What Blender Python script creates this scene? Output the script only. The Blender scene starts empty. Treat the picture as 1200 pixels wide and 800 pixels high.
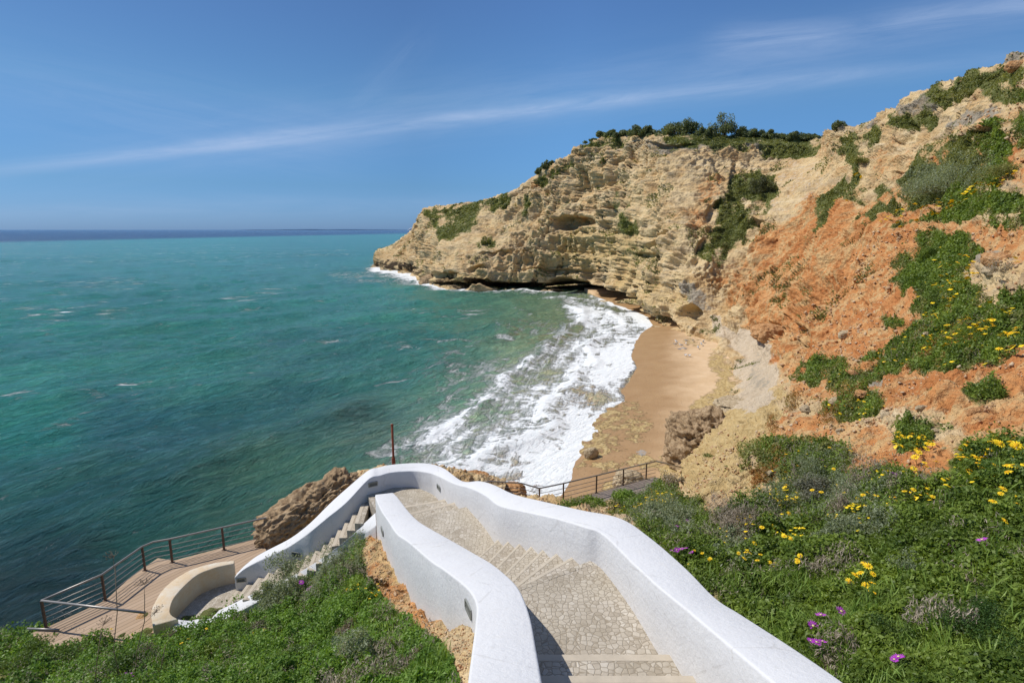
import bpy, bmesh, math, random, time
import numpy as np
from mathutils import Vector, Matrix, Euler, noise as mnoise
from mathutils.bvhtree import BVHTree
T0 = time.time()
random.seed(7); rng = np.random.default_rng(7)
scene = bpy.context.scene
COL = scene.collection
# ------------------------------------------------------------------ camera frame
CZ = 16.0; F = 667.0; PITCH = math.atan(131/667.0); CP, SP = math.cos(PITCH), math.sin(PITCH); S = 1.3
def ray(px, py):
    cx = (px-600)/F; cy = (400-py)/F
    return np.array([cx, CP+cy*SP, -SP+cy*CP])
def T(px, py, t):                       # point at camera depth t
    return ray(px, py)*t + np.array([0, 0, CZ])
def H(px, py, h):                       # point h*S metres below eye level
    d = ray(px, py); t = h*S/(-d[2]); return d*t + np.array([0, 0, CZ])
def Z(px, py, z):
    d = ray(px, py); return d*((CZ-z)/(-d[2])) + np.array([0, 0, CZ])
def proj(P):
    P = np.asarray(P, float); x = P[..., 0]; y = P[..., 1]; z = P[..., 2]-CZ
    f = np.maximum(y*CP - z*SP, 0.05); u = y*SP + z*CP
    return 600+F*x/f, 400-F*u/f, f
def fT(px, py, t):                      # old estimate of depth -> depth in this scale
    lt = math.log(t); a = min(1, max(0, (lt-math.log(8))/(math.log(60)-math.log(8))))
    return T(px, py, t*(1.3*(1-a)+0.94*a))
# ------------------------------------------------------------------ noise
def _hash(ix, iy, iz, seed):
    h = (ix.astype(np.uint32)*np.uint32(374761393) + iy.astype(np.uint32)*np.uint32(668265263)
         + iz.astype(np.uint32)*np.uint32(2147483647) + np.uint32(((seed*1013+7)*1274126177) & 0xffffffff))
    h = (h ^ (h >> np.uint32(13)))*np.uint32(1274126177)
    h = (h ^ (h >> np.uint32(15)))*np.uint32(2246822519)
    return h ^ (h >> np.uint32(16))
def pnoise(P, seed=0):
    P = np.asarray(P, np.float32)
    I = np.floor(P).astype(np.int64); f = P - I
    w = f*f*f*(f*(f*6-15)+10)
    out = 0
    for dx in (0, 1):
        wx = w[:, 0] if dx else 1-w[:, 0]
        for dy in (0, 1):
            wy = w[:, 1] if dy else 1-w[:, 1]
            for dz in (0, 1):
                wz = w[:, 2] if dz else 1-w[:, 2]
                h = _hash(I[:, 0]+dx, I[:, 1]+dy, I[:, 2]+dz, seed)
                gx = ((h & 1023).astype(np.float32)/511.5-1); gy = (((h >> np.uint32(10)) & 1023).astype(np.float32)/511.5-1)
                gz = (((h >> np.uint32(20)) & 1023).astype(np.float32)/511.5-1)
                out = out + wx*wy*wz*(gx*(f[:, 0]-dx)+gy*(f[:, 1]-dy)+gz*(f[:, 2]-dz))
    return out*1.5
def fbm(P, octv=4, seed=0, lac=2.03, gain=.5, ridged=False):
    a = 1.0; s = 0; Q = np.asarray(P, np.float32); tot = 0
    for o in range(octv):
        n = pnoise(Q, seed+o)
        if ridged: n = 1-2*np.abs(n)*1.6
        s = s + a*n; tot += a; a *= gain; Q = Q*lac + 17.3
    return s/tot*(1.0 if ridged else 1.6)
def sstep(a, b, x):
    t = np.clip((x-a)/(b-a), 0, 1); return t*t*(3-2*t)
# ------------------------------------------------------------------ object helpers
def tag(o, label=None, cat=None, group=None, kind=None):
    if label: o['label'] = label
    if cat: o['category'] = cat
    if group: o['group'] = group
    if kind: o['kind'] = kind
    return o
def empty(name, loc=(0, 0, 0), rz=0):
    o = bpy.data.objects.new(name, None); COL.objects.link(o); o.location = loc; o.rotation_euler = (0, 0, rz)
    o.empty_display_size = .1
    return o
def link(name, me, mat=None, parent=None):
    o = bpy.data.objects.new(name, me); COL.objects.link(o)
    if mat: me.materials.append(mat)
    if parent is not None: o.parent = parent
    return o
def npmesh(name, V, Fc, smooth=True):
    V = np.asarray(V, np.float32); Fc = np.asarray(Fc, np.int32); k = Fc.shape[1]
    me = bpy.data.meshes.new(name)
    me.vertices.add(len(V)); me.vertices.foreach_set('co', V.ravel())
    me.loops.add(Fc.size); me.loops.foreach_set('vertex_index', Fc.ravel())
    me.polygons.add(len(Fc)); me.polygons.foreach_set('loop_start', np.arange(0, Fc.size, k, dtype=np.int32))
    me.update(calc_edges=True)
    if smooth: me.polygons.foreach_set('use_smooth', np.ones(len(Fc), bool))
    return me
def setattr_col(me, name, C, domain='POINT'):
    a = me.color_attributes.new(name, 'FLOAT_COLOR', domain)
    C = np.asarray(C, np.float32)
    if C.shape[1] == 3: C = np.hstack([C, np.ones((len(C), 1), np.float32)])
    a.data.foreach_set('color', C.ravel())
def gridfaces(nr, nc):
    i = np.arange(nr*nc).reshape(nr, nc)
    return np.stack([i[:-1, :-1].ravel(), i[:-1, 1:].ravel(), i[1:, 1:].ravel(), i[1:, :-1].ravel()], 1)
def bm_mesh(bm, name, smooth=False):
    me = bpy.data.meshes.new(name); bm.to_mesh(me); bm.free()
    if smooth:
        for p in me.polygons: p.use_smooth = True
    return me
def tube(bm, pts, r, n=8, caps=True):
    pts = [Vector(p) for p in pts]; rings = []
    rs = r if isinstance(r, (list, tuple)) else [r]*len(pts)
    up = Vector((0, 0, 1)); prev = None
    for k, p in enumerate(pts):
        d = (pts[min(k+1, len(pts)-1)]-pts[max(k-1, 0)]).normalized()
        a = prev if prev is not None else (up if abs(d.dot(up)) < .9 else Vector((1, 0, 0)))
        x = (a - d*a.dot(d)).normalized(); y = d.cross(x); prev = x
        rings.append([bm.verts.new(p+(x*math.cos(2*math.pi*i/n)+y*math.sin(2*math.pi*i/n))*rs[k]) for i in range(n)])
    for a, b in zip(rings[:-1], rings[1:]):
        for i in range(n): bm.faces.new((a[i], a[(i+1) % n], b[(i+1) % n], b[i]))
    if caps: bm.faces.new(rings[0][::-1]); bm.faces.new(rings[-1])
def prism(bm, poly, ztop, zbot):
    """poly: list of (x,y) (or (x,y,ztop)); a vertical prism"""
    top = [bm.verts.new((p[0], p[1], p[2] if len(p) > 2 else ztop)) for p in poly]
    bot = [bm.verts.new((p[0], p[1], (p[2]-(ztop-zbot)) if len(p) > 2 else zbot)) for p in poly]
    n = len(poly)
    fs = [bm.faces.new(top), bm.faces.new(bot[::-1])]
    for i in range(n): fs.append(bm.faces.new((top[i], bot[i], bot[(i+1) % n], top[(i+1) % n])))
    bmesh.ops.recalc_face_normals(bm, faces=fs)
def bevel(o, w=.02, seg=2):
    m = o.modifiers.new('Bevel', 'BEVEL'); m.width = w; m.segments = seg; m.limit_method = 'ANGLE'; m.angle_limit = math.radians(40)
# ------------------------------------------------------------------ materials
class NT:
    def __init__(s, name):
        s.m = bpy.data.materials.new(name); s.m.use_nodes = True; s.t = s.m.node_tree; s.t.nodes.clear()
        s.out = s.n('ShaderNodeOutputMaterial')
    def n(s, typ, **kw):
        nd = s.t.nodes.new(typ)
        for k, v in kw.items():
            if k.startswith('i_'):
                key = k[2:]; key = int(key) if key.isdigit() else key
                s.set(nd.inputs[key], v)
            else: setattr(nd, k, v)
        return nd
    def set(s, sock, v):
        if isinstance(v, bpy.types.NodeSocket): s.t.links.new(v, sock)
        elif isinstance(v, (tuple, list)) and len(v) == 3 and sock.type == 'RGBA': sock.default_value = (*v, 1)
        else: sock.default_value = v
    def coord(s, scale=(1, 1, 1)):
        tc = s.n('ShaderNodeTexCoord').outputs['Object']
        if scale == (1, 1, 1): return tc
        mp = s.n('ShaderNodeMapping'); s.set(mp.inputs['Vector'], tc); mp.inputs['Scale'].default_value = scale; return mp.outputs[0]
    def coordr(s, deg, scale):
        a = s.n('ShaderNodeMapping'); s.set(a.inputs[0], s.n('ShaderNodeTexCoord').outputs['Object']); a.inputs['Rotation'].default_value = (0, 0, -math.radians(deg))
        b = s.n('ShaderNodeMapping'); s.set(b.inputs[0], a.outputs[0]); b.inputs['Scale'].default_value = scale; return b.outputs[0]
    def noise(s, vec, scale, detail=5, rough=.55, dist=0):
        nd = s.n('ShaderNodeTexNoise'); s.set(nd.inputs['Vector'], vec); nd.inputs['Scale'].default_value = scale
        nd.inputs['Detail'].default_value = detail; nd.inputs['Roughness'].default_value = rough; nd.inputs['Distortion'].default_value = dist
        return nd.outputs['Fac']
    def vor(s, vec, scale, feature='F1', out='Distance', rnd=1):
        nd = s.n('ShaderNodeTexVoronoi', feature=feature); s.set(nd.inputs['Vector'], vec); nd.inputs['Scale'].default_value = scale
        nd.inputs['Randomness'].default_value = rnd; return nd.outputs[out]
    def ramp(s, fac, stops):
        nd = s.n('ShaderNodeValToRGB'); s.set(nd.inputs[0], fac); e = nd.color_ramp.elements
        while len(e) < len(stops): e.new(.5)
        for k, (p, c) in enumerate(stops):
            e[k].position = p; c = (c, c, c) if isinstance(c, (int, float)) else c; e[k].color = (*c, 1)
        return nd.outputs[0]
    def mix(s, f, a, b, blend='MIX'):
        nd = s.n('ShaderNodeMix', data_type='RGBA', blend_type=blend); s.set(nd.inputs[0], f); s.set(nd.inputs[6], a); s.set(nd.inputs[7], b)
        return nd.outputs[2]
    def math(s, op, a, b=None, c=None, clamp=False):
        nd = s.n('ShaderNodeMath', operation=op, use_clamp=clamp); s.set(nd.inputs[0], a)
        if b is not None: s.set(nd.inputs[1], b)
        if c is not None: s.set(nd.inputs[2], c)
        return nd.outputs[0]
    def attr(s, name, comp=None):
        nd = s.n('ShaderNodeAttribute', attribute_name=name)
        if comp is None: return nd.outputs['Color']
        sp = s.n('ShaderNodeSeparateColor'); s.set(sp.inputs[0], nd.outputs['Color']); return sp.outputs[comp]
    def bump(s, h, strength=.5, dist=.05, normal=None):
        nd = s.n('ShaderNodeBump'); s.set(nd.inputs['Height'], h); nd.inputs['Strength'].default_value = strength; nd.inputs['Distance'].default_value = dist
        if normal is not None: s.set(nd.inputs['Normal'], normal)
        return nd.outputs[0]
    def bsdf(s, color, rough=.8, normal=None, metal=0, spec=.3, **kw):
        nd = s.n('ShaderNodeBsdfPrincipled'); s.set(nd.inputs['Base Color'], color); s.set(nd.inputs['Roughness'], rough)
        nd.inputs['Metallic'].default_value = metal; s.set(nd.inputs['Specular IOR Level'], spec)
        if normal is not None: s.set(nd.inputs['Normal'], normal)
        for k, v in kw.items(): s.set(nd.inputs[k.replace('_', ' ')], v)
        s.t.links.new(nd.outputs[0], s.out.inputs[0]); return nd

def mat_terrain():
    m = NT('cliff_rock_and_soil'); c = m.coord()
    n1 = m.noise(c, .23, 6, .6); n2 = m.noise(c, 1.3, 6, .65); n3 = m.noise(c, 7, 5, .65); n4 = m.noise(c, 30, 3, .6)
    zc = m.coord((.10, .10, 1.2)); strata = m.noise(zc, 1.0, 5, .6, .4)
    fine = m.mix(.5, n2, n3)
    cream = m.ramp(fine, [(.28, (.33, .215, .105)), (.42, (.54, .385, .20)), (.55, (.70, .545, .325)), (.72, (.80, .68, .47))])
    st = m.ramp(strata, [(.30, (.40, .26, .12)), (.42, (.70, .53, .29)), (.55, (.60, .42, .20)), (.68, (.78, .65, .44))])
    cream = m.mix(.45, cream, st)
    cream = m.mix(m.ramp(n1, [(.45, 0), (.60, .6)]), cream, (.47, .28, .115))
    bed = m.noise(m.coord((.02, .02, .55)), 1.0, 4, .7, .25); cream = m.mix(m.ramp(bed, [(.36, .55), (.46, 0), (.56, 0), (.64, .5)]), cream, m.mix(n2, (.36, .25, .14), (.50, .42, .30)))
    cream = m.mix(m.ramp(m.noise(m.coord((.5, .5, .12)), 1, 5, .7, .8), [(.56, 0), (.68, .5)]), cream, (.26, .20, .14))
    orange = m.ramp(m.mix(.45, n2, n3), [(.28, (.27, .09, .03)), (.42, (.46, .185, .065)), (.55, (.59, .28, .105)), (.72, (.68, .41, .20))])
    yellow = m.ramp(fine, [(.3, (.30, .19, .075)), (.5, (.54, .39, .18)), (.7, (.66, .52, .29))])
    pale = m.ramp(fine, [(.3, (.42, .33, .22)), (.5, (.56, .45, .32)), (.7, (.64, .54, .41))])
    grey = m.ramp(fine, [(.3, (.15, .12, .085)), (.5, (.33, .28, .21)), (.7, (.46, .40, .31))])
    veg = m.ramp(m.mix(.5, n3, n2), [(.3, (.06, .08, .022)), (.5, (.13, .145, .045)), (.7, (.27, .23, .11))])
    orange = m.mix(m.ramp(m.noise(c, .35, 5, .65, .6), [(.40, .55), (.50, 0)]), orange, (.42, .145, .045)); orange = m.mix(m.ramp(m.noise(m.coord((.25, .9, .4)), 1, 6, .75, .8), [(.48, 0), (.58, .9)]), orange, m.mix(n2, (.52, .33, .14), (.68, .48, .25)))
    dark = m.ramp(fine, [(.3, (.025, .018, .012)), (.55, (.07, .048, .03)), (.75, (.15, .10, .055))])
    def mk(att, comp, lo, hi):
        a = m.attr(att, comp); f = m.math('ADD', a, m.math('MULTIPLY', m.math('SUBTRACT', n3, .5), .9))
        f = m.math('ADD', f, m.math('MULTIPLY', m.math('SUBTRACT', n2, .5), 1.3)); f = m.math('ADD', f, m.math('MULTIPLY', m.math('SUBTRACT', n1, .5), .8))
        return m.ramp(f, [(lo, 0), (hi, 1)])
    col = cream
    col = m.mix(mk('m1', 'Red', .35, .60), col, orange)
    col = m.mix(mk('m2', 'Red', .35, .60), col, yellow)
    col = m.mix(mk('m2', 'Green', .4, .6), col, pale)
    col = m.mix(mk('m1', 'Blue', .38, .6), col, grey)
    col = m.mix(mk('m1', 'Green', .36, .54), col, veg)
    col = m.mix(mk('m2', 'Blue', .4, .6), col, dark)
    # rock pits and pebbles
    v = m.vor(c, 2.2, out='Distance'); v2 = m.vor(c, 9)
    pits = m.ramp(v2, [(.0, .55), (.25, 1)])
    col = m.mix(.35, col, pits, 'MULTIPLY')
    h = m.math('ADD', m.math('MULTIPLY', n2, 1.0), m.math('MULTIPLY', n3, .35)); h = m.math('ADD', h, m.math('MULTIPLY', v, .5))
    h = m.math('ADD', h, m.math('MULTIPLY', n4, .08)); h = m.math('ADD', h, m.math('MULTIPLY', strata, .8))
    b = m.bump(h, .9, .35)
    m.bsdf(col, .95, b, spec=.12); return m.m
def mat_rock(name, a, b, c2, scale=1.0, bd=.06):
    m = NT(name); c = m.coord(); n = m.noise(c, 2.2*scale, 8, .65); n2 = m.noise(c, 9*scale, 6, .7); v = m.vor(c, 5*scale)
    col = m.ramp(m.mix(.5, n, n2), [(.32, a), (.5, b), (.68, c2)])
    col = m.mix(.5, col, m.ramp(v, [(.02, .45), (.3, 1)]), 'MULTIPLY')
    h = m.math('ADD', n2, m.math('MULTIPLY', v, .9)); h = m.math('ADD', h, n)
    m.bsdf(col, .95, m.bump(h, 1, bd), spec=.12); return m.m
def mat_sand():
    m = NT('beach_sand'); c = m.coord(); n = m.noise(c, .5, 5, .6); n2 = m.noise(c, 4, 4, .6); n3 = m.noise(c, 90, 2)
    dry = m.ramp(n, [(.35, (.58, .40, .225)), (.65, (.66, .475, .29))]); wet = m.ramp(n, [(.3, (.36, .215, .10)), (.7, (.42, .265, .13))])
    col = m.mix(m.attr('s', 'Red'), dry, wet)
    pk = m.attr('s', 'Green'); f = m.math('ADD', pk, m.math('MULTIPLY', m.math('SUBTRACT', m.noise(c, 1.0, 7, .72, .6), .5), 2.6)); f = m.ramp(f, [(.48, 0), (.56, 1)])
    rk = m.ramp(n2, [(.3, (.34, .22, .08)), (.5, (.56, .40, .17)), (.7, (.64, .50, .26))])
    col = m.mix(f, col, rk)
    gk = m.ramp(m.math('ADD', m.attr('s', 'Blue'), m.math('MULTIPLY', m.math('SUBTRACT', n2, .5), 1.4)), [(.5, 0), (.6, 1)])
    col = m.mix(gk, col, (.36, .33, .29))
    # footprints / rain pits
    v = m.vor(c, 2.4); foot = m.ramp(m.math('ADD', v, m.math('MULTIPLY', n2, .12)), [(.10, 0), (.26, 1)])
    h = m.math('ADD', m.math('MULTIPLY', foot, .35), m.math('MULTIPLY', n2, .5)); h = m.math('ADD', h, m.math('MULTIPLY', m.math('MULTIPLY', f, n2), 2.5))
    rough = m.math('SUBTRACT', .9, m.math('MULTIPLY', m.attr('s', 'Red'), .45))
    m.bsdf(col, rough, m.bump(h, .8, .14), spec=.3); return m.m
def mat_sea():
    m = NT('sea_water'); c = m.coord(); base = m.mix(1.0, m.attr('c'), (1.35, 1.35, 1.25), 'MULTIPLY')
    # streaky variation, crests greener and lighter; fine pale streaks paint in sky reflection
    w1 = m.noise(m.coordr(52, (.03, .10, .1)), 1, 6, .6, .6); w2 = m.noise(m.coordr(50, (.18, .62, .2)), 1, 8, .7, .15); w3 = m.noise(m.coordr(58, (1.3, 3.6, 1)), 1, 7, .7, .05)
    col = m.mix(m.ramp(w1, [(.38, .42), (.62, 0)]), base, m.mix(1.0, base, (.50, .52, .70), 'MULTIPLY'))
    col = m.mix(m.ramp(w2, [(.44, 0), (.70, .75)]), col, m.mix(1.0, col, (2.3, 1.6, 1.4), 'MULTIPLY'))
    col = m.mix(m.ramp(w3, [(.50, 0), (.74, .42)]), col, m.mix(1.0, col, (3.6, 2.3, 2.6), 'MULTIPLY'))
    # foam: lace made by warped cells
    wx = m.noise(c, .35, 4, .6); wy = m.noise(c, 1.6, 3, .6)
    vv = m.n('ShaderNodeVectorMath', operation='MULTIPLY_ADD'); 
    nn = m.n('ShaderNodeTexNoise'); m.set(nn.inputs['Vector'], c); nn.inputs['Scale'].default_value = .45; nn.inputs['Detail'].default_value = 5
    m.set(vv.inputs[0], nn.outputs['Color']); vv.inputs[1].default_value = (4.5, 4.5, 0); m.set(vv.inputs[2], m.coord((.85, 1.25, 1)))
    e1 = m.vor(vv.outputs[0], .42, 'DISTANCE_TO_EDGE'); e2 = m.vor(vv.outputs[0], 1.15, 'DISTANCE_TO_EDGE'); e3 = m.vor(vv.outputs[0], 3.4, 'DISTANCE_TO_EDGE')
    lace = m.math('SUBTRACT', 1.0, m.math('MULTIPLY', e1, 3.4)); lace2 = m.math('SUBTRACT', 1.0, m.math('MULTIPLY', e2, 3.0)); lace3 = m.math('SUBTRACT', 1.0, m.math('MULTIPLY', e3, 2.6))
    patt = m.math('ADD', m.math('MULTIPLY', lace, .26), m.math('MULTIPLY', lace2, .26)); patt = m.math('ADD', patt, m.math('MULTIPLY', lace3, .10)); patt = m.math('ADD', patt, m.math('MULTIPLY', m.math('SUBTRACT', m.noise(m.coordr(78, (.10, .75, 1)), 1, 6, .7, .6), .36), 1.5))
    patt = m.math('ADD', patt, m.math('MULTIPLY', m.noise(c, 5, 6, .75), .50)); patt = m.math('ADD', patt, m.math('MULTIPLY', wx, .35))
    fd = m.attr('f', 'Red')
    fm = m.math('ADD', fd, m.math('MULTIPLY', patt, .85))
    foam = m.ramp(m.math('SUBTRACT', fm, .70), [(.46, 0), (.58, .35), (.74, .85), (.86, 1)])
    # white caps, far and near
    cap = m.noise(m.coordr(30, (.12, .45, .2)), 1, 8, .75, .5); capm = m.noise(m.coord((.012, .022, .2)), 1, 3, .5)
    cc = m.math('ADD', cap, m.math('MULTIPLY', m.math('SUBTRACT', capm, .5), .28)); cc = m.math('ADD', cc, m.math('MULTIPLY', m.attr('f', 'Green'), .50))
    caps = m.ramp(cc, [(.62, 0), (.68, 1)])
    foam = m.math('MAXIMUM', foam, caps)
    sandy = m.mix(m.ramp(m.math('ADD', m.attr('f', 'Blue'), m.math('MULTIPLY', m.math('SUBTRACT', m.noise(c, .5, 5, .6), .5), 1.6)), [(.4, 0), (.75, .75)]), col, (.30, .215, .11))
    col = m.mix(foam, sandy, m.ramp(m.noise(c, 2.5, 4), [(.3, (.74, .78, .78)), (.7, (.90, .90, .89))]))
    r1 = m.noise(m.coordr(55, (.6, 1.8, 1)), 1, 7, .66, .1); r2 = m.noise(m.coordr(66, (3.0, 8, 1)), 1, 5, .66, .05)
    h = m.math('ADD', m.math('MULTIPLY', r1, 1.3), m.math('MULTIPLY', r2, .45)); h = m.math('ADD', h, m.math('MULTIPLY', w2, 1.2)); h = m.math('MULTIPLY', h, m.math('SUBTRACT', 1.0, m.math('MULTIPLY', foam, .8))); h = m.math('ADD', h, m.math('MULTIPLY', foam, .10))
    rough = m.math('ADD', .16, m.math('MULTIPLY', foam, .6))
    m.bsdf(col, rough, m.bump(h, 1.0, .75), spec=.30, IOR=1.33); return m.m
def mat_plaster(name='white_limewash', base=(.675, .672, .672), stain=0.0):
    m = NT(name); c = m.coord(); n = m.noise(c, 1.6, 6, .6); n2 = m.noise(c, 14, 5, .7); n3 = m.noise(m.coord((3, 3, .5)), 1.3, 5, .65)
    col = m.mix(m.ramp(n, [(.42, 0), (.75, .30)]), base, tuple(v*.86 for v in base))
    col = m.mix(m.ramp(n3, [(.58, 0), (.8, .22)]), col, (.62, .58, .50))
    stk = m.noise(m.coord((9, 9, .35)), 1, 5, .7); col = m.mix(m.ramp(stk, [(.56, 0), (.80, .35)]), col, (.50, .48, .43))
    ck = m.vor(m.coordr(0, (.55, .55, .9)), 1.0, 'DISTANCE_TO_EDGE'); ckm = m.ramp(m.math('ADD', ck, m.math('MULTIPLY', m.math('SUBTRACT', m.noise(c, 5, 4), .5), .06)), [(.0, .28), (.006, 0)])
    col = m.mix(ckm, col, (.40, .38, .35)); patchy = m.ramp(m.noise(c, .8, 3, .5), [(.46, 0), (.5, .10)]); col = m.mix(patchy, col, (.74, .75, .78))
    if stain: col = m.mix(m.ramp(m.math('ADD', n, m.math('MULTIPLY', n2, .3)), [(.52, 0), (.78, stain)]), col, (.62, .40, .17))
    col = m.mix(m.ramp(m.attr('dirt', 'Red'), [(.0, 0), (1, .85)]), col, m.mix(n2, (.62, .50, .34), (.58, .40, .22)))
    m.bsdf(col, .75, m.bump(m.math('ADD', n2, m.math('MULTIPLY', n, 2.0)), .5, .025), spec=.2); return m.m
def mat_cobble():
    m = NT('cream_cobbles'); c = m.coord()
    e = m.vor(c, 12.5, 'DISTANCE_TO_EDGE', 'Distance', .7); cc = m.vor(c, 12.5, 'F1', 'Color', .7)
    sp = m.n('ShaderNodeSeparateColor'); m.set(sp.inputs[0], cc)
    n = m.noise(c, 1.1, 5, .6); n2 = m.noise(c, 40, 3)
    st = m.ramp(sp.outputs[0], [(.0, (.36, .31, .245)), (.5, (.455, .40, .325)), (1, (.56, .51, .435))])
    st = m.mix(m.ramp(n, [(.40, .0), (.62, .65)]), st, (.34, .29, .215)); st = m.mix(m.ramp(m.noise(c, .5, 5, .7), [(.5, 0), (.62, .4)]), st, (.60, .54, .44)); st = m.mix(.15, st, n2, 'OVERLAY')
    col = m.mix(m.ramp(e, [(.015, 1), (.06, 0)]), st, (.30, .25, .185))
    m.bsdf(col, .85, m.bump(m.ramp(e, [(0, 0), (.12, 1)]), .55, .012), spec=.2); return m.m
def mat_simple(name, col, rough=.6, metal=0, var=.25, scale=20, bump=.2, spec=.3, dist=.01):
    m = NT(name); c = m.coord(); n = m.noise(c, scale, 5, .6)
    cc = m.mix(n, tuple(v*(1-var) for v in col), tuple(min(1, v*(1+var)) for v in col))
    m.bsdf(cc, rough, m.bump(n, bump, dist), metal, spec); return m.m
def mat_wood(name, ang, a, b, pw=.16):
    m = NT(name); tc = m.coord(); mp = m.n('ShaderNodeMapping'); m.set(mp.inputs[0], tc); mp.inputs['Rotation'].default_value = (0, 0, -ang)
    sx = m.n('ShaderNodeSeparateXYZ'); m.set(sx.inputs[0], mp.outputs[0]); x = m.math('DIVIDE', sx.outputs[0], pw)
    fr = m.math('FRACT', x); idn = m.math('FLOOR', x)
    wn = m.n('ShaderNodeTexWhiteNoise', noise_dimensions='1D'); m.set(wn.inputs['W'], idn)
    mp2 = m.n('ShaderNodeMapping'); m.set(mp2.inputs[0], mp.outputs[0]); mp2.inputs['Scale'].default_value = (22, 1.6, 1); g = m.noise(mp2.outputs[0], 1, 5, .6)
    col = m.mix(m.math('ADD', m.math('MULTIPLY', g, .6), m.math('MULTIPLY', wn.outputs[0], .4)), a, b)
    gap = m.ramp(m.math('ABSOLUTE', m.math('SUBTRACT', fr, .5)), [(.44, 0), (.48, 1)])
    col = m.mix(m.math('MULTIPLY', gap, .7), col, tuple(v*.25 for v in a))
    m.bsdf(col, .85, m.bump(m.math('SUBTRACT', 1.0, gap), .5, .02), spec=.2); return m.m
def mat_leaf(name, trans=.35):
    m = NT(name); col = m.attr('lc'); b = m.n('ShaderNodeBsdfPrincipled'); m.set(b.inputs['Base Color'], col); b.inputs['Roughness'].default_value = .5; b.inputs['Specular IOR Level'].default_value = .3
    t = m.n('ShaderNodeBsdfTranslucent'); m.set(t.inputs[0], m.mix(1.0, col, (1.3, 1.25, .6), 'MULTIPLY'))
    mx = m.n('ShaderNodeMixShader'); mx.inputs[0].default_value = trans; m.t.links.new(b.outputs[0], mx.inputs[1]); m.t.links.new(t.outputs[0], mx.inputs[2])
    m.t.links.new(mx.outputs[0], m.out.inputs[0]); return m.m
M = {}
M['terrain'] = mat_terrain(); M['sand'] = mat_sand(); M['sea'] = mat_sea()
M['white'] = mat_plaster(); M['ochre'] = mat_plaster('ochre_stained_limewash', (.66, .62, .52), .6)
M['cobble'] = mat_cobble(); M['stone'] = mat_simple('pale_limestone_nosing', (.49, .425, .335), .85, 0, .25, 6, .4)
M['edge'] = mat_simple('cobble_step_edge', (.50, .44, .35), .85, 0, .25, 9, .6)
M['rust'] = mat_simple('rusty_iron', (.22, .055, .025), .8, .1, .5, 12, .4)
M['postbrown'] = mat_simple('weathered_brown_steel', (.14, .09, .065), .6, .2, .4, 25)
M['steel'] = mat_simple('galvanised_steel', (.30, .28, .26), .45, .6, .15, 30)
M['greymetal'] = mat_simple('grey_louvre_metal', (.30, .31, .29), .5, .5, .2, 30)
M['leaf'] = mat_leaf('green_leaves'); M['dry'] = mat_leaf('dry_stems', .15)
M['bark'] = mat_simple('bark', (.13, .09, .06), .9, 0, .4, 8, .6, .1, .03)
M['petal_y'] = mat_simple('yellow_petals', (.85, .60, .015), .6, 0, .1, 60, .05); M['disc_y'] = mat_simple('yellow_flower_disc', (.72, .38, .01), .8, 0, .2, 90)
M['petal_p'] = mat_simple('magenta_petals', (.46, .045, .50), .55, 0, .2, 40, .05); M['disc_p'] = mat_simple('pale_flower_disc', (.75, .65, .30), .8, 0, .2, 90)
M['boulder'] = mat_rock('brown_limestone', (.13, .08, .045), (.36, .25, .145), (.55, .42, .27))
M['boulder_pale'] = mat_rock('pale_limestone', (.20, .15, .09), (.46, .36, .23), (.62, .52, .37))
M['orange_rock'] = mat_rock('orange_rock', (.24, .10, .04), (.50, .27, .12), (.62, .42, .24))
print('materials', round(time.time()-T0, 1))
# ------------------------------------------------------------------ lofted terrain
def catmull(P, n):
    """P (k,...) control, n samples per span list -> smooth samples"""
    P = np.asarray(P, float); out = []
    k = len(P)
    for i in range(k-1):
        p0 = P[max(i-1, 0)]; p1 = P[i]; p2 = P[i+1]; p3 = P[min(i+2, k-1)]
        if i == 0: p0 = 2*p1-p2
        if i == k-2: p3 = 2*p2-p1
        m1 = (p2-p0)/2; m2 = (p3-p1)/2
        # limit tangents so short spans beside long ones do not overshoot
        L = np.linalg.norm(p2-p1, axis=-1, keepdims=True)
        for mm in (m1, m2):
            l = np.linalg.norm(mm, axis=-1, keepdims=True)+1e-9; mm *= np.minimum(1, 1.5*L/l)
        ns = n[i]
        for s in range(ns):
            t = s/ns; t2 = t*t; t3 = t2*t
            out.append((2*t3-3*t2+1)*p1+(t3-2*t2+t)*m1+(-2*t3+3*t2)*p2+(t3-t2)*m2)
    out.append(P[-1]); return np.array(out)
def loft(cols, step=1.1, cap=170):
    G = np.array(cols)                                    # (ncol, nrow, 3)
    px, py, f = proj(G); Q = np.stack([np.clip(px, -250, 1450), np.clip(py, -100, 1050)], -1)
    def spans(Q, ax):
        D = np.linalg.norm(np.diff(Q, axis=ax), axis=-1); D = np.percentile(D, 80, axis=1-ax)
        return [int(max(6, min(cap, d/step))) for d in D]
    nc = spans(Q, 0); nr = spans(Q, 1)
    A = catmull(G, nc)                                     # along columns
    B = catmull(np.swapaxes(A, 0, 1), nr)                  # rows, cols, 3
    return B
def normals_of(B):
    du = np.gradient(B, axis=1); dv = np.gradient(B, axis=0); N = np.cross(du, dv)
    N /= np.linalg.norm(N, axis=-1, keepdims=True)+1e-9; return N
def splat(px, py, L, base=0.0):
    """L: (px,py,rx,ry,value,rotation degrees) soft ellipses, applied in order"""
    v = np.full(px.shape, base)
    for e in L:
        cx, cy, rx, ry, val = e[:5]; a = math.radians(e[5] if len(e) > 5 else 0)
        dx = px-cx; dy = py-cy; u = (dx*math.cos(a)+dy*math.sin(a))/rx; w = (-dx*math.sin(a)+dy*math.cos(a))/ry
        k = 1-sstep(.55, 1.3, np.sqrt(u*u+w*w)); v = v*(1-k)+val*k
    return v
W = lambda x, y, z: np.array([x, y, z], float)
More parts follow.
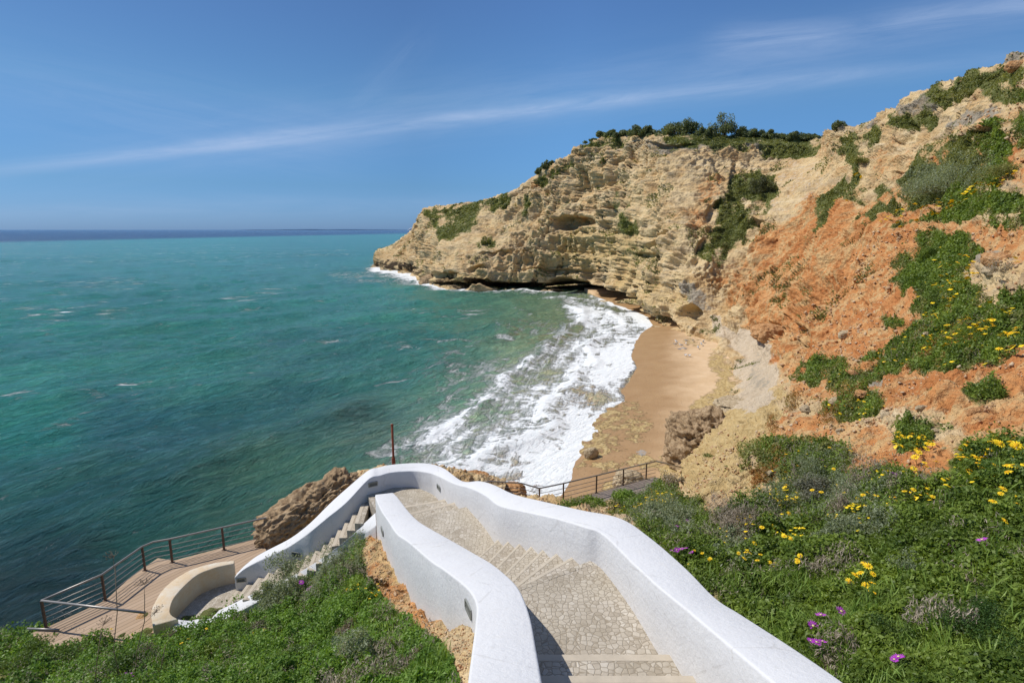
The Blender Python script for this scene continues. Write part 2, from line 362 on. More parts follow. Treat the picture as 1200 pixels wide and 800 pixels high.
def down(P, z, dx=0, dy=0): return np.array([P[0]+dx, P[1]+dy, z])
# ---- the cliff and hillside round the bay: columns run along the shore, rows climb from the foot
def ccol(foot, rest, drop=2.2, out=(0, 0)):
    f = np.array(foot); return [np.array([f[0]+out[0], f[1]+out[1], f[2]-drop]), f]+rest
def lin(px, top_py, top_t, foot_py, foot_t, prof, zfoot=0.0):
    """a face from foot to top: prof = [(fraction up in py, fraction back in t)]"""
    return [T(px+(p[2] if len(p) > 2 else 0), foot_py+(top_py-foot_py)*p[0], foot_t+(top_t-foot_t)*p[1]) for p in prof]
def zt(px, py, z=0.0):
    return (CZ-z)/(-ray(px, py)[2])
cols = []
PF = [(.12, .02), (.3, .12), (.5, .28), (.72, .55), (.9, .82), (1, 1)]
def headcol(px, fpy, tpy, tt, zf=0, prof=PF, out=(-1, -3)):
    ft = zt(px, fpy, zf); foot = T(px, fpy, ft); R = lin(px, tpy, tt, fpy, ft, prof)
    top = R[-1]; b1 = top+W(top[0]*.05, top[1]*.06, .3); b2 = top+W(top[0]*.35, top[1]*.35, -1.0); b2[2] = min(b2[2], CZ+(top[2]-CZ)*1.15)
    return ccol(foot, R+[b1, b2], 3.0, out)
# tip of the headland
c0 = headcol(441, 308, 303, 262); 
for p in c0: p[2] = min(p[2], -3.0)
cols.append(c0)
cols.append(headcol(446, 315, 298, 262))
cols.append(headcol(462, 318, 289, 258))
cols.append(headcol(485, 321, 272, 250))
cols.append(headcol(503, 331, 246, 232))
cols.append(headcol(527, 337, 242, 212))
cols.append(headcol(560, 339, 238, 200))
cols.append(headcol(600, 339, 226, 185))
cols.append(headcol(638, 340, 201, 172))
cols.append(headcol(672, 341, 182, 160, prof=[(.10, .0), (.3, .10), (.5, .25), (.72, .5), (.9, .82), (1, 1)]))
cols.append(headcol(705, 348, 165, 151))
cols.append(headcol(740, 361, 161, 141))
cols.append(headcol(772, 376, 160, 133, .3))
cols.append(headcol(806, 386, 160, 127, .8))
# spur with the gully behind it
def tcol(foot, pts, drop=2.2, out=(0, 0), back=True):
    R = [p if isinstance(p, np.ndarray) else fT(*p) for p in pts]; top = R[-1]
    b1 = top+W(top[0]*.06, top[1]*.07, .25); b2 = top+W(top[0]*.4, top[1]*.4, 0)
    return ccol(foot, R+[b1, b2], drop, out)
cols.append(tcol(Z(838, 401, 1.0), [(842, 385, 86), (850, 350, 92), (857, 300, 99), (868, 245, 108), (878, 195, 122), (882, 163, 132)], out=(-2, -1)))
cols.append(tcol(Z(862, 418, 1.0), [(872, 395, 77), (885, 345, 83), (896, 300, 89), (920, 240, 99), (945, 190, 113), (955, 166, 124)], out=(-2, -1)))
cols.append(tcol(Z(872, 436, 1.0), [(905, 402, 67), (925, 350, 72), (945, 300, 78), (968, 240, 87), (985, 190, 98), (992, 158, 106)], out=(-2, -1)))
cols.append(tcol(Z(868, 458, 1.1), [(912, 430, 50), (955, 370, 56), (985, 310, 62), (1010, 250, 70), (1028, 195, 80), (1040, 138, 92)], out=(-2, -1)))
cols.append(tcol(Z(850, 492, 1.2), [(905, 462, 38), (965, 410, 42), (1015, 345, 47), (1055, 270, 54), (1082, 200, 62), (1105, 103, 76)], out=(-1.5, -1)))
cols.append(tcol(Z(812, 540, 1.6), [(868, 505, 25), (945, 450, 28), (1020, 390, 32), (1085, 305, 37), (1125, 220, 44), (1165, 83, 60)], out=(-1.5, 0)))
cols.append(tcol(H(796, 568, 10.4), [(850, 545, 18), (930, 495, 19.5), (1020, 440, 21.5), (1100, 360, 25), (1160, 260, 30), (1225, 62, 46)], out=(-1, 0)))
cols.append(tcol(H(752, 583, 10.2), [(825, 583, 13.0), (900, 555, 12.5), (1000, 505, 12.8), (1090, 430, 15), (1190, 320, 19), (1330, 60, 34)], out=(-1, 1)))
cols.append(tcol(H(700, 596, 10.0), [H(752, 604, 8.3), (835, 620, 9.3), (940, 590, 9.3), (1060, 530, 9.6), (1200, 440, 11), (1450, 200, 20)], out=(-1, 1)))
cols.append(tcol(H(600, 590, 8.6), [H(700, 606, 6.0), H(795, 640, 4.15), (900, 640, 7.0), (1030, 600, 7.0), (1200, 540, 7.3), (1550, 400, 10)], out=(-1, 1)))
cols.append(tcol(H(640, 640, 5.6), [H(735, 660, 4.7), H(838, 688, 3.85), H(900, 690, 3.75), (1030, 670, 5.6), (1200, 640, 5.2), (1600, 560, 6)], out=(-1, 1)))
cols.append(tcol(H(760, 720, 4.6), [H(800, 730, 4.4), H(884, 731, 3.6), (940, 735, 4.8), (1050, 725, 4.5), (1200, 715, 4.1), (1600, 700, 4.3)], out=(0, 0), drop=1))
cols.append(tcol(H(860, 800, 3.6), [H(900, 800, 3.5), H(975, 790, 3.2), (1010, 800, 3.85), (1090, 795, 3.55), (1200, 800, 3.35), (1600, 820, 3.1)], drop=1))
cols.append(tcol(H(1000, 930, 2.5), [(1050, 930, 2.75), (1090, 930, 2.8), (1140, 930, 2.75), (1220, 930, 2.65), (1300, 950, 2.5), (1700, 1000, 2.2)], drop=1))
B = loft(cols, 1.35)
print('loft C', B.shape, round(time.time()-T0, 1))
# ---- the mound left of the stairs
m_ = []
m_.append([H(600, 930, 2.1), H(560, 930, 2.2), H(450, 930, 3.0), H(300, 930, 4.2), H(130, 930, 5.6), H(-60, 930, 7.2), H(-300, 930, 9.5), H(-520, 930, 13.2)])
m_.append([H(600, 800, 3.2), H(550, 800, 3.05), H(450, 800, 3.9), H(330, 800, 5.0), H(190, 800, 6.3), H(50, 800, 7.6), H(-120, 800, 9.5), H(-300, 800, 13.2)])
m_.append([H(585, 762, 3.7), H(553, 760, 3.5), H(470, 757, 4.55), H(370, 757, 5.8), H(240, 762, 7.3), H(90, 768, 8.5), H(-60, 765, 9.6), H(-200, 760, 13.2)])
m_.append([H(555, 728, 4.6), H(523, 729, 4.5), H(460, 722, 5.2), H(385, 715, 6.35), H(280, 728, 8.1), H(130, 746, 9.0), H(0, 746, 10.2), H(-100, 720, 13.2)])
DHm = 8.72
ED = [H(54, 735, DHm), H(123.5, 703, DHm), H(183, 656, DHm), H(203, 657, DHm), H(262.7, 642, DHm), H(322, 627, DHm)]
def inn(k, a, z): return np.array([ED[k][0]+a, ED[k][1]-a, ED[k][2]-z])
m_.append([H(520, 700, 5.5), H(487, 702, 5.3), H(440, 688, 5.95), H(392, 680, 6.8), H(318, 696, 8.3), H(215, 735, 9.1), inn(1, .9, .5), inn(1, .2, 6)])
m_.append([H(480, 650, 6.4), H(447, 653, 6.15), H(420, 642, 6.5), H(388, 652, 7.2), H(330, 680, 8.5), H(270, 705, 9.2), inn(2, 1.4, .7), inn(2, .3, 6)])
m_.append([H(530, 610, 6.8), H(500, 606, 6.9), H(462, 600, 6.9), H(420, 612, 7.4), H(360, 640, 8.7), H(300, 664, 9.6), inn(3, 1.2, .9), inn(3, .3, 6)])
m_.append([H(560, 585, 6.9), H(530, 568, 6.7), H(480, 558, 6.9), H(430, 569, 7.1), H(380, 606, 8.4), H(330, 636, 9.6), inn(4, 1.0, 1.2), inn(4, .2, 6)])
m_.append([H(590, 575, 9.0), H(550, 560, 9.0), H(485, 552, 9.3), H(420, 562, 9.4), H(370, 590, 10.6), inn(5, 1.6, 1.0), inn(5, .8, 3.5), inn(4, .1, 7)])
m_.append([H(590, 562, 13.2), H(550, 555, 13.2), H(485, 548, 13.2), H(420, 555, 13.2), H(360, 575, 13.2), inn(5, .1, 7), inn(5, -.2, 7.5), inn(4, -.5, 8)])
Bm = loft(m_, 1.3, 120)[:, ::-1]
print('loft M', Bm.shape)
VEG = [  # where plants grow on the hillside (picture coordinates looked up once; baked on the mesh)
 (560, 245, 60, 9, .75, -12), (540, 262, 35, 12, .55, -25), (650, 208, 30, 6, .6, -35), (720, 165, 60, 6, .6, -10), (860, 165, 110, 10, .85, 0), (900, 178, 60, 9, .6, 0),
 (618, 238, 8, 20, .5), (568, 285, 8, 14, .5), (735, 245, 10, 22, .5), (742, 268, 16, 10, .55), (745, 292, 8, 8, .4), (560, 285, 20, 6, .4),
 (862, 235, 34, 20, .85, -55), (850, 280, 42, 16, .85, -40), (838, 300, 22, 10, .6, -35), (895, 222, 14, 22, .8), (935, 178, 40, 8, .6, -8),
 (1010, 175, 26, 12, .75, -50), (1000, 215, 50, 8, .75, -52), (980, 248, 40, 7, .7, -55), (1060, 150, 50, 10, .55, -25), (1150, 100, 70, 14, .85, -18), (1190, 115, 30, 12, .6),
 (1010, 235, 70, 7, .7, -20), (985, 238, 12, 8, .7), (1060, 215, 60, 10, .5, -18), (1150, 175, 70, 16, .62, -12), (1190, 150, 40, 10, .6, -15),
 (1120, 215, 70, 24, .95, -12), (1060, 248, 60, 9, .9, -18), (1170, 240, 60, 14, .9, -4), (1120, 258, 90, 6, .7, -8), (1190, 262, 30, 10, .4),
 (1085, 320, 34, 24, .95, -30), (1100, 350, 30, 16, .9, -35), (1125, 300, 30, 22, .9, -20), (1120, 345, 40, 24, .95, 0), (1095, 285, 20, 12, .6), (1115, 385, 60, 20, .95, -12), (1170, 400, 60, 24, .95, -6), (1080, 412, 66, 18, .95, -12), (1130, 425, 60, 14, .9, -6),
 (1190, 365, 30, 16, .6), (1010, 445, 34, 15, .7, -15), (975, 436, 34, 11, .85, -12), (950, 448, 26, 7, .7, -12), (1050, 380, 14, 6, .6), (1010, 480, 34, 12, .6, -25), (985, 475, 26, 8, .5, -40), (1155, 465, 30, 12, .7, -20), (1100, 470, 14, 6, .5),
 (1070, 515, 30, 18, .9), (1100, 500, 20, 8, .4), (945, 540, 60, 20, .72, -8), (905, 530, 30, 9, .6, -20), (960, 575, 70, 28, .85, -10), (1020, 565, 60, 20, .8),
 (1175, 545, 60, 34, 1), (1080, 585, 60, 22, .9), (1140, 600, 90, 40, 1), (1000, 640, 160, 60, 1), (1100, 720, 220, 120, 1.2), (880, 640, 70, 40, 1, -20), (940, 690, 90, 60, 1.2), (830, 640, 26, 30, .6, 40),
 (770, 600, 70, 28, 1, 20), (710, 588, 50, 10, .9, -8), (800, 630, 60, 26, 1, 30), (820, 670, 30, 30, 1),
 (825, 560, 14, 22, 0, 0), (850, 575, 22, 26, .05, 0), (872, 560, 24, 14, .1)]
ORANGE = [(960, 300, 90, 60, .9, -55), (930, 340, 60, 40, .9), (1010, 330, 110, 50, 1.0), (1060, 270, 90, 30, 1, -15), (1150, 290, 90, 30, 1.0), (1100, 440, 150, 60, 1, 0), (1180, 480, 60, 40, 1.1), (1000, 400, 80, 50, 1, 0), (905, 320, 30, 50, .8, 20),
 (1180, 200, 60, 20, .8, -10), (1150, 195, 90, 30, .7, -20), (1080, 240, 70, 20, .8, -20), (1160, 150, 60, 14, .45, -20), (635, 215, 10, 4, .8, -30), (680, 262, 25, 7, .45), (815, 260, 20, 14, .5), (870, 330, 30, 40, .45), (830, 225, 14, 20, .5),
 (985, 450, 60, 30, .9), (960, 520, 90, 40, .75), (1050, 540, 80, 30, 1.0), (1080, 555, 60, 30, 1.0), (910, 370, 40, 40, .75), (930, 410, 40, 30, .85), (980, 185, 30, 30, .3), (1000, 165, 30, 8, .2), (900, 385, 26, 10, .7), (1050, 190, 50, 24, .35, -30)]
YELLOW = [(860, 520, 70, 34, .95, -38), (900, 480, 30, 16, .9, -40), (830, 560, 40, 26, .9), (870, 575, 30, 24, .7), (720, 300, 90, 20, .5), (700, 285, 60, 22, .6), (760, 335, 50, 16, .5, 15), (560, 330, 90, 8, .6), (790, 350, 40, 30, .45)]
PALE = [(888, 408, 34, 16, 1, 30), (888, 440, 26, 30, 1), (882, 472, 28, 20, .95), (850, 394, 34, 9, .9, 35), (930, 225, 60, 26, .35, -50)]
GREY = [(815, 348, 28, 12, .6, 35), (1100, 118, 60, 10, .7, -25), (1150, 140, 50, 8, .7, -10), (940, 163, 20, 5, .5), (870, 172, 60, 6, .6), (1170, 305, 30, 12, .65), (1030, 455, 30, 8, .55, -20), (760, 172, 60, 5, .5), (960, 150, 10, 4, .6), (820, 170, 50, 5, .7), (895, 178, 30, 5, .7), (890, 440, 16, 26, .45), (1010, 150, 40, 8, .5), (700, 185, 50, 5, .35, -20), (1195, 70, 14, 8, .8)]
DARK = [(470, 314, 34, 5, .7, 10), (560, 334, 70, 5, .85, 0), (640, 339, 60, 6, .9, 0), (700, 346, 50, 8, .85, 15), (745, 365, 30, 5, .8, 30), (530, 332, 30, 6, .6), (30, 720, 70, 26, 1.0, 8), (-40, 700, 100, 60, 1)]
def masks(V, rockbias=0):
    px, py, f = proj(V); n = fbm(V*np.array([.35, .35, .7])[None], 4, 31)*.35; nb = fbm(V/np.maximum(1, f[:, None]/14), 3, 41)*.3
    qx = px + 14*pnoise(V*.25, 5); qy = py + 9*pnoise(V*.25+9, 6)
    out = {}
    vb = splat(qx, qy, VEG); out['veg'] = np.clip(vb+(nb*.9+.55*fbm(V/np.maximum(.35, f[:, None]/34), 3, 47))*(.25+.75*sstep(10, 24, f))*(vb > .02)+n*.2, 0, 1.2); out['orange'] = np.clip(splat(qx, qy, ORANGE)+n*.5, 0, 1)
    out['yellow'] = np.clip(splat(qx, qy, YELLOW)+n*.4, 0, 1); out['pale'] = np.clip(splat(qx, qy, PALE)+n*.3, 0, 1)
    out['grey'] = np.clip(splat(qx, qy, GREY)+n*.5, 0, 1); out['dark'] = np.clip(splat(qx, qy, DARK)+n*.3, 0, 1)
    return out, px, py, f
def rock_displace(B, left=False):
    nr, nc = B.shape[:2]; N = normals_of(B).reshape(-1, 3); V = B.reshape(-1, 3).copy(); mk, px, py, f = masks(V)
    if left:
        N[N[:, 2] < 0] *= -1
    else:
        flip = (N[:, 2] < 0); N[flip] *= -1
    N = N.astype(float)
    far = sstep(22, 60, f); steep = np.clip(1-N[:, 2], 0, 1); veg = np.clip(mk['veg'], 0, 1)
    amp = np.clip(f/85, .03, 1.35); soft = 1-.65*np.clip(mk['orange'], 0, 1)*(1-sstep(.3, .7, steep)); soft *= 1-.45*veg; soft *= 1-.85*np.clip(mk['pale'], 0, 1)*(px > 850)
    # blocks and buttresses
    A = V*np.array([1, 1, 1.0])
    rz = .35+1.0*sstep(-.25, .35, fbm(A/16., 2, 140)); sm = soft*rz
    An = A*np.array([1, 1, .55])
    d = 1.7*fbm(An/10.0, 3, 3, ridged=True)*amp*far*sstep(.15, .5, steep+.1)
    d += .50*fbm(An/3.8, 3, 12, ridged=True)*amp*far*sm
    d += .24*fbm(A*np.array([1, 1, 1.8])/1.5, 3, 22)*amp*sm
    d += .14*fbm(A*np.array([1, 1, 1.6])/.6, 2, 44)*amp*sm
    ckn = np.abs(pnoise(A*np.array([.16, .16, .035])+.35*pnoise(A/3., 7)[:, None], 201)); d -= 1.5*(1-sstep(.0, .035, ckn))*amp*far*sstep(.25, .5, steep)*soft
    # beds: ledges that follow height with a wandering tilt
    zz = V[:, 2]+.9*fbm(V/14.0, 2, 60)+V[:, 0]*.015
    for per, am, sd in ((5.2, 1.0, 1), (2.1, .42, 2), (.8, .16, 3)):
        ph = zz/per+.25*pnoise(V/7.0, 70+sd); fr = ph-np.floor(ph); lay = np.floor(ph)
        hardness = pnoise(np.stack([V[:, 0]/11+lay*3.7, V[:, 1]/11, lay*1.9], 1), 80+sd)
        prof = (np.where(fr < .75, fr/.75, (1-fr)/.25))-.5
        d += am*(prof*.8+hardness*1.0)*amp*far*sstep(.2, .5, steep)*(.45*soft+.55*sm)
    rug = splat(px, py, RUG)*(1-.9*np.clip(mk['pale'], 0, 1))*(1 if not left else 0)
    d += rug*(1.1*fbm(A/2.6, 3, 150, ridged=True)+.55*fbm(A/.9, 3, 155, ridged=True))*np.clip(f/60, .3, 1)
    gl = fbm(V*np.array([.07, .42, .10]), 3, 160, ridged=True); d += 1.25*gl*sstep(24, 46, f)*np.clip(mk['orange']+mk['yellow'], 0, 1)*(1-.5*veg)*np.clip(f/70, .3, 1)*(not left)
    d += .55*fbm(A*np.array([.5, .5, 1.6])/1.6, 3, 170, ridged=True)*sstep(16, 34, f)*(1-veg)*(1-far*.4)*(1-.9*np.clip(mk['pale'], 0, 1))*(1-sstep(.45, .8, steep))*np.clip(f/45, .2, 1)*(not left)
    # near ground: lumps
    near = 1-far
    d += near*(.42*fbm(V/2.0, 3, 90)+.20*fbm(V/.7, 3, 95)*(1+.3*(1-veg)))*np.clip(f/16, .15, 1)
    d += near*(1-veg)*.10*fbm(V/.28, 3, 97, ridged=True)*np.clip(f/12, .1, 1)
    Vn = V + N*d[:, None]
    # hollows: (px,py,rx,ry,depth) pushed inland, horizontally
    for (cx, cy, rx, ry, dep, rot) in HOLLOWS:
        a = math.radians(rot); dx = px-cx; dy = py-cy; u = (dx*math.cos(a)+dy*math.sin(a))/rx; w = (-dx*math.sin(a)+dy*math.cos(a))/ry
        k = (1-sstep(.5, 1.05, np.sqrt(u*u+w*w)))*dep
        hn = N.copy(); hn[:, 2] = 0; hn /= np.linalg.norm(hn, axis=1, keepdims=True)+1e-6
        if not left: Vn -= hn*(k*(f > 25))[:, None]
    return Vn.reshape(nr, nc, 3), mk
RUG = [(948, 385, 22, 55, 1.0), (925, 410, 30, 16, .8), (960, 430, 30, 14, .9), (900, 262, 26, 12, .9, -20), (985, 330, 20, 10, .6), (1060, 345, 26, 8, .5), (1165, 160, 40, 10, .9, -12), (1100, 125, 60, 8, .8, -22), (1020, 470, 50, 12, .6, -20), (1080, 470, 70, 12, .5), (1170, 315, 30, 12, .8), (840, 330, 40, 20, .6, 20), (900, 178, 60, 6, .8), (990, 165, 30, 10, .7), (900, 560, 40, 20, .3), (500, 318, 40, 8, .6), (470, 305, 30, 6, .5)]
HOLLOWS = [(895, 264, 16, 6, 2.2, 0), (862, 335, 5, 26, 1.6, 30), (890, 320, 4, 26, 1.6, 35), (1005, 340, 8, 5, 1.2, 0), (965, 352, 10, 6, 1.2, 0), (775, 285, 20, 5, 2.0, -20), (835, 250, 6, 16, 1.5, 40), (560, 318, 12, 4, 2, 0), (630, 250, 6, 18, 1.4, 0), (690, 225, 5, 22, 1.5, 5), (770, 215, 6, 26, 1.6, -8), (722, 255, 6, 14, 2, 0), (540, 300, 5, 14, 1.5, 0),
 (668, 263, 22, 9, 4.5, -5), (690, 262, 16, 6, 3.0, 0), (700, 344, 60, 12, 8.5, 14), (745, 364, 34, 9, 6.5, 28), (630, 337, 60, 6, 5.5, 0), (565, 334, 60, 5, 4.5, 0), (812, 371, 14, 12, 3.0, 30), (788, 378, 20, 6, 3.5, 30),
 (720, 205, 5, 26, 2.0, 8), (610, 300, 5, 30, 1.5, 10), (945, 395, 16, 10, 1.8, 0), (925, 350, 8, 20, 1.6, 30), (905, 300, 7, 18, 2.0, 35), (905, 388, 18, 8, 2.5, 0), (940, 415, 14, 6, 1.5, 0), (470, 300, 8, 4, 3, 0), (525, 325, 16, 5, 3, 0), (505, 326, 6, 6, 3, 0), (790, 172, 30, 3, 1.6, 0), (1150, 163, 30, 4, 1.6, -18), (860, 210, 6, 22, 1.5, 10), (880, 250, 30, 5, 1.2, -45),
 (820, 300, 8, 20, 1.5, 20), (760, 300, 20, 4, 1.4, 5), (580, 300, 22, 4, 1.8, 0), (660, 318, 50, 3, 1.2, 2), (1060, 200, 18, 3, 1.0, -20)]
terr_bvh = []
def make_terrain(name, B, label, cat, left=False):
    D, mk = rock_displace(B, left); nr, nc = D.shape[:2]; Fc = gridfaces(nr, nc); V = D.reshape(-1, 3)
    zmax = V[:, 2][Fc].max(1); Fc = Fc[zmax > -2.0]
    used = np.zeros(len(V), bool); used[Fc.ravel()] = True; idx = np.cumsum(used)-1; V2 = V[used]; Fc = idx[Fc]
    tri_n = np.cross(V2[Fc[:, 1]]-V2[Fc[:, 0]], V2[Fc[:, 2]]-V2[Fc[:, 0]])
    if (tri_n[:, 2] > 0).mean() < .5: Fc = Fc[:, ::-1]; tri_n = -tri_n
    me = npmesh(name, V2, Fc)
    g = lambda k: np.clip(mk[k][used], 0, 1)
    setattr_col(me, 'm1', np.stack([g('orange'), g('veg'), g('grey')], 1)); setattr_col(me, 'm2', np.stack([g('yellow'), g('pale'), g('dark')], 1))
    o = link(name, me, M['terrain']); tag(o, label, cat, kind='structure')
    terr_bvh.append((V2, Fc, mk['veg'][used], tri_n))
    return o
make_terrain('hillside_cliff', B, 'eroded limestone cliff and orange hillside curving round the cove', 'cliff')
VEG = [(300, 780, 330, 120, 1.15), (420, 700, 90, 70, 1.1), (250, 740, 90, 26, 1.0, -10), (60, 765, 90, 26, .9), (360, 670, 60, 30, 1.1, -30), (478, 690, 26, 66, -.3, -40), (512, 732, 22, 62, -.4, -45), (455, 630, 24, 30, -.1), (480, 712, 30, 14, .1, 10), (120, 730, 70, 10, .1), (540, 770, 12, 50, -.2, -10)]
ORANGE = [(480, 690, 60, 90, .48, -35), (110, 735, 120, 22, .6), (450, 640, 40, 40, .6), (0, 745, 80, 10, .6)]
YELLOW = [(455, 620, 40, 30, .6), (480, 660, 30, 40, .5), (100, 735, 120, 14, .5)]; PALE = []; GREY = []
make_terrain('mound', Bm, 'planted mound of orange earth left of the white stairs', 'mound', True)
print('terrain', round(time.time()-T0, 1))
_bv = []
for (V2, Fc, vg, tn) in terr_bvh:
    _bv.append(BVHTree.FromPolygons(V2.tolist(), Fc.tolist()))
print('bvh', round(time.time()-T0, 1))
def hit(px, py, extra=()):
    d = Vector(ray(px, py)).normalized(); best = None
    for b in list(_bv)+list(extra):
        r = b.ray_cast(Vector((0, 0, CZ)), d)
        if r[0] is not None and (best is None or r[3] < best[3]): best = r
    return best
# ------------------------------------------------------------------ shore line, sand, sea
shore = np.array([Z(*p, 0)[:2] for p in [(705, 350), (735, 362), (760, 372), (768, 381), (752, 392), (744, 405), (737, 418), (742, 432), (733, 447), (722, 458), (731, 470), (712, 480), (703, 492), (706, 505), (694, 517), (688, 532), (678, 548), (668, 563), (655, 580), (600, 600)]])
def seg_dist(P, L):
    best = np.full(len(P), 1e9); sg = np.zeros(len(P))
    for a, b in zip(L[:-1], L[1:]):
        ab = b-a; t = np.clip(((P-a)@ab)/(ab@ab), 0, 1); q = a+t[:, None]*ab; d = np.linalg.norm(P-q, axis=1)
        cr = ab[0]*(P[:, 1]-a[1])-ab[1]*(P[:, 0]-a[0]); k = d < best-1e-9; best[k] = d[k]; sg[k] = np.sign(cr[k])
    return best*sg           # positive = left of the direction of travel = inland (to the right in the picture)
xs = np.arange(-8, 48, .22); ys = np.arange(12, 150, .3); X, Y = np.meshgrid(xs, ys); P2 = np.stack([X.ravel(), Y.ravel()], 1)
d = seg_dist(P2, shore)
if seg_dist(np.array([Z(800, 440, 0)[:2]]), shore)[0] < 0: SGN = -1
else: SGN = 1
d = d*SGN
z = np.where(d > 0, 1.35*(1-np.exp(-d/12.)), d*.10); z = np.maximum(z, -1.2)
P3 = np.stack([P2[:, 0], P2[:, 1], z], 1); px, py, f = proj(P3)
n = fbm(P3*np.array([.4, .4, 0]), 3, 5); z = z + .04*n*np.clip(d/3, 0, 1)
patch = np.clip(splat(px, py, [(712, 490, 34, 18, .62, -20), (700, 520, 36, 16, .62), (745, 500, 22, 22, .55), (740, 480, 20, 10, .45), (755, 540, 30, 10, .6), (700, 545, 30, 10, .5), (852, 455, 16, 40, .75, 15), (825, 475, 26, 12, .7, -35), (840, 425, 12, 14, .7), (870, 440, 16, 14, .5), (812, 400, 14, 6, .5), (790, 552, 22, 10, .8), (730, 570, 30, 10, .8)])+.1*n, 0, 1)
z = z + .12*patch*np.clip(fbm(P3*np.array([1.2, 1.2, 0]), 4, 9)+.3, 0, 1)
wet = 1-sstep(3.0, 8.5, d+1.2*n); wet = np.clip(np.maximum(wet, .0), 0, 1)
gr = splat(px, py, [(752, 530, 8, 5, .6), (880, 440, 20, 20, .3)])
P3[:, 2] = z; Fc = gridfaces(len(ys), len(xs)); keep = (d[Fc].max(1) > -9); Fc = Fc[keep]
me = npmesh('sand', P3, Fc); setattr_col(me, 's', np.stack([wet, patch, gr], 1)); tag(link('sand', me, M['sand']), 'wet and dry golden sand of the small cove', 'beach', kind='structure')
# sea: fan of quads, dense in view, reaching the horizon
pyr = np.concatenate([np.linspace(1150, 815, 40, endpoint=False), np.linspace(815, 300, 620, endpoint=False), np.linspace(300, 271, 90, endpoint=False), [270.5, 270.1, 269.8, 269.5]])
azs = np.concatenate([np.linspace(-75, -44, 60, endpoint=False), np.linspace(-44, 16, 700, endpoint=False), np.linspace(16, 75, 40)])*math.pi/180
rr = np.array([Z(600, p, 0)[1] for p in pyr if p > 269.4]); rr = np.append(rr[rr > 0], [60000.]); rr = np.sort(rr)
R, A = np.meshgrid(rr, azs, indexing='ij'); X = R*np.sin(A); Y = R*np.cos(A); P3 = np.stack([X.ravel(), Y.ravel(), np.zeros(X.size)], 1); r = R.ravel()
px, py, f = proj(P3); ds = seg_dist(P3[:, :2], shore)*SGN
near = 1-sstep(150, 700, r); shoal = sstep(0, 12, -ds)
def rotxy(P, deg): a = math.radians(deg); return np.stack([P[:, 0]*math.cos(a)+P[:, 1]*math.sin(a), -P[:, 0]*math.sin(a)+P[:, 1]*math.cos(a), P[:, 2]*0], 1)
Q = rotxy(P3, 52)
hh = .85*fbm(Q*np.array([1/26., 1/11., 0]), 3, 3)+.34*fbm(Q*np.array([1/7., 1/3.0, 0])+4, 3, 8)+.12*fbm(Q*np.array([1/2.2, 1/1.1, 0])+4, 2, 18)*(1-sstep(60, 200, r))
z = hh*near*(.25+.75*shoal)
# a breaking line or two along the beach
lines = np.zeros(len(P3))
for dd, w, a in ((-5, .9, .30), (-12, 1.2, .42), (-22, 1.8, .45)):
    wob = dd+2.2*pnoise(P3*np.array([.12, .12, 0]), 33); lines += a*np.exp(-((ds-wob)/w)**2)
z += lines*(r < 200)*(py > 350)
z = z*np.clip(.35+(-ds)/10, .12, 1) + .02
P3[:, 2] = z
def field(px, py, pts, s=60):
    W_ = 0; V_ = 0; C = np.array([p[2:] for p in pts], float)
    for k, p in enumerate(pts):
        w = np.exp(-(((px-p[0])/(s*2.0))**2+((py-p[1])/s)**2)/2)+1e-12/(1+((px-p[0])/300)**2+((py-p[1])/80)**2); W_ = W_+w; V_ = V_+w[:, None]*C[k][None]
    return V_/W_[:, None]
def srgb(r, g, b): return tuple(((v/255+.055)/1.055)**2.4 if v > 10 else v/255/12.92 for v in (r, g, b))
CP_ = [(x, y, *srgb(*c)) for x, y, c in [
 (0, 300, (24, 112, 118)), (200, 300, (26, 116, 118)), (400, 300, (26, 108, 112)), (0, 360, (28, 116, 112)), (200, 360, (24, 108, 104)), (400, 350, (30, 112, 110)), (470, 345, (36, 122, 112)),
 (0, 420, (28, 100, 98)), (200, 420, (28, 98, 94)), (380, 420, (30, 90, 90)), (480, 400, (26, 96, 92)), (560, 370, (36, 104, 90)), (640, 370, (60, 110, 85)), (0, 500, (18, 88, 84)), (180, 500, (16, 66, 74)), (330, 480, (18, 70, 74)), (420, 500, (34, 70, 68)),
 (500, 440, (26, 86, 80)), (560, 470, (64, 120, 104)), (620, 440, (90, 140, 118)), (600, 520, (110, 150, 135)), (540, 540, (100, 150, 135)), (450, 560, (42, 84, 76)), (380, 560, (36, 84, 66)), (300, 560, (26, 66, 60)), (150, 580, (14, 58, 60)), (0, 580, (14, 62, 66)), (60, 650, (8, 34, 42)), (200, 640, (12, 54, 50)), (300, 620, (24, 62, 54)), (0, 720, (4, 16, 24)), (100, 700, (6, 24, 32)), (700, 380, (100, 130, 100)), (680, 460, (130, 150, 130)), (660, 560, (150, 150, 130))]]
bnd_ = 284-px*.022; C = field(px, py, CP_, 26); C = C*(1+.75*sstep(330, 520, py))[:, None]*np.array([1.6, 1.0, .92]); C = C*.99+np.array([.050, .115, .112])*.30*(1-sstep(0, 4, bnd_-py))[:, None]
navy = np.array([.004, .018, .075]); bnd = 284-px*.022+1.2*pnoise(P3*np.array([.004, .0006, 0]), 2); k = sstep(1.6, -1.6, py-bnd)if False else (1-sstep(-1.5, 1.5, py-bnd)); C = C*(1-k[:, None])+navy*k[:, None]
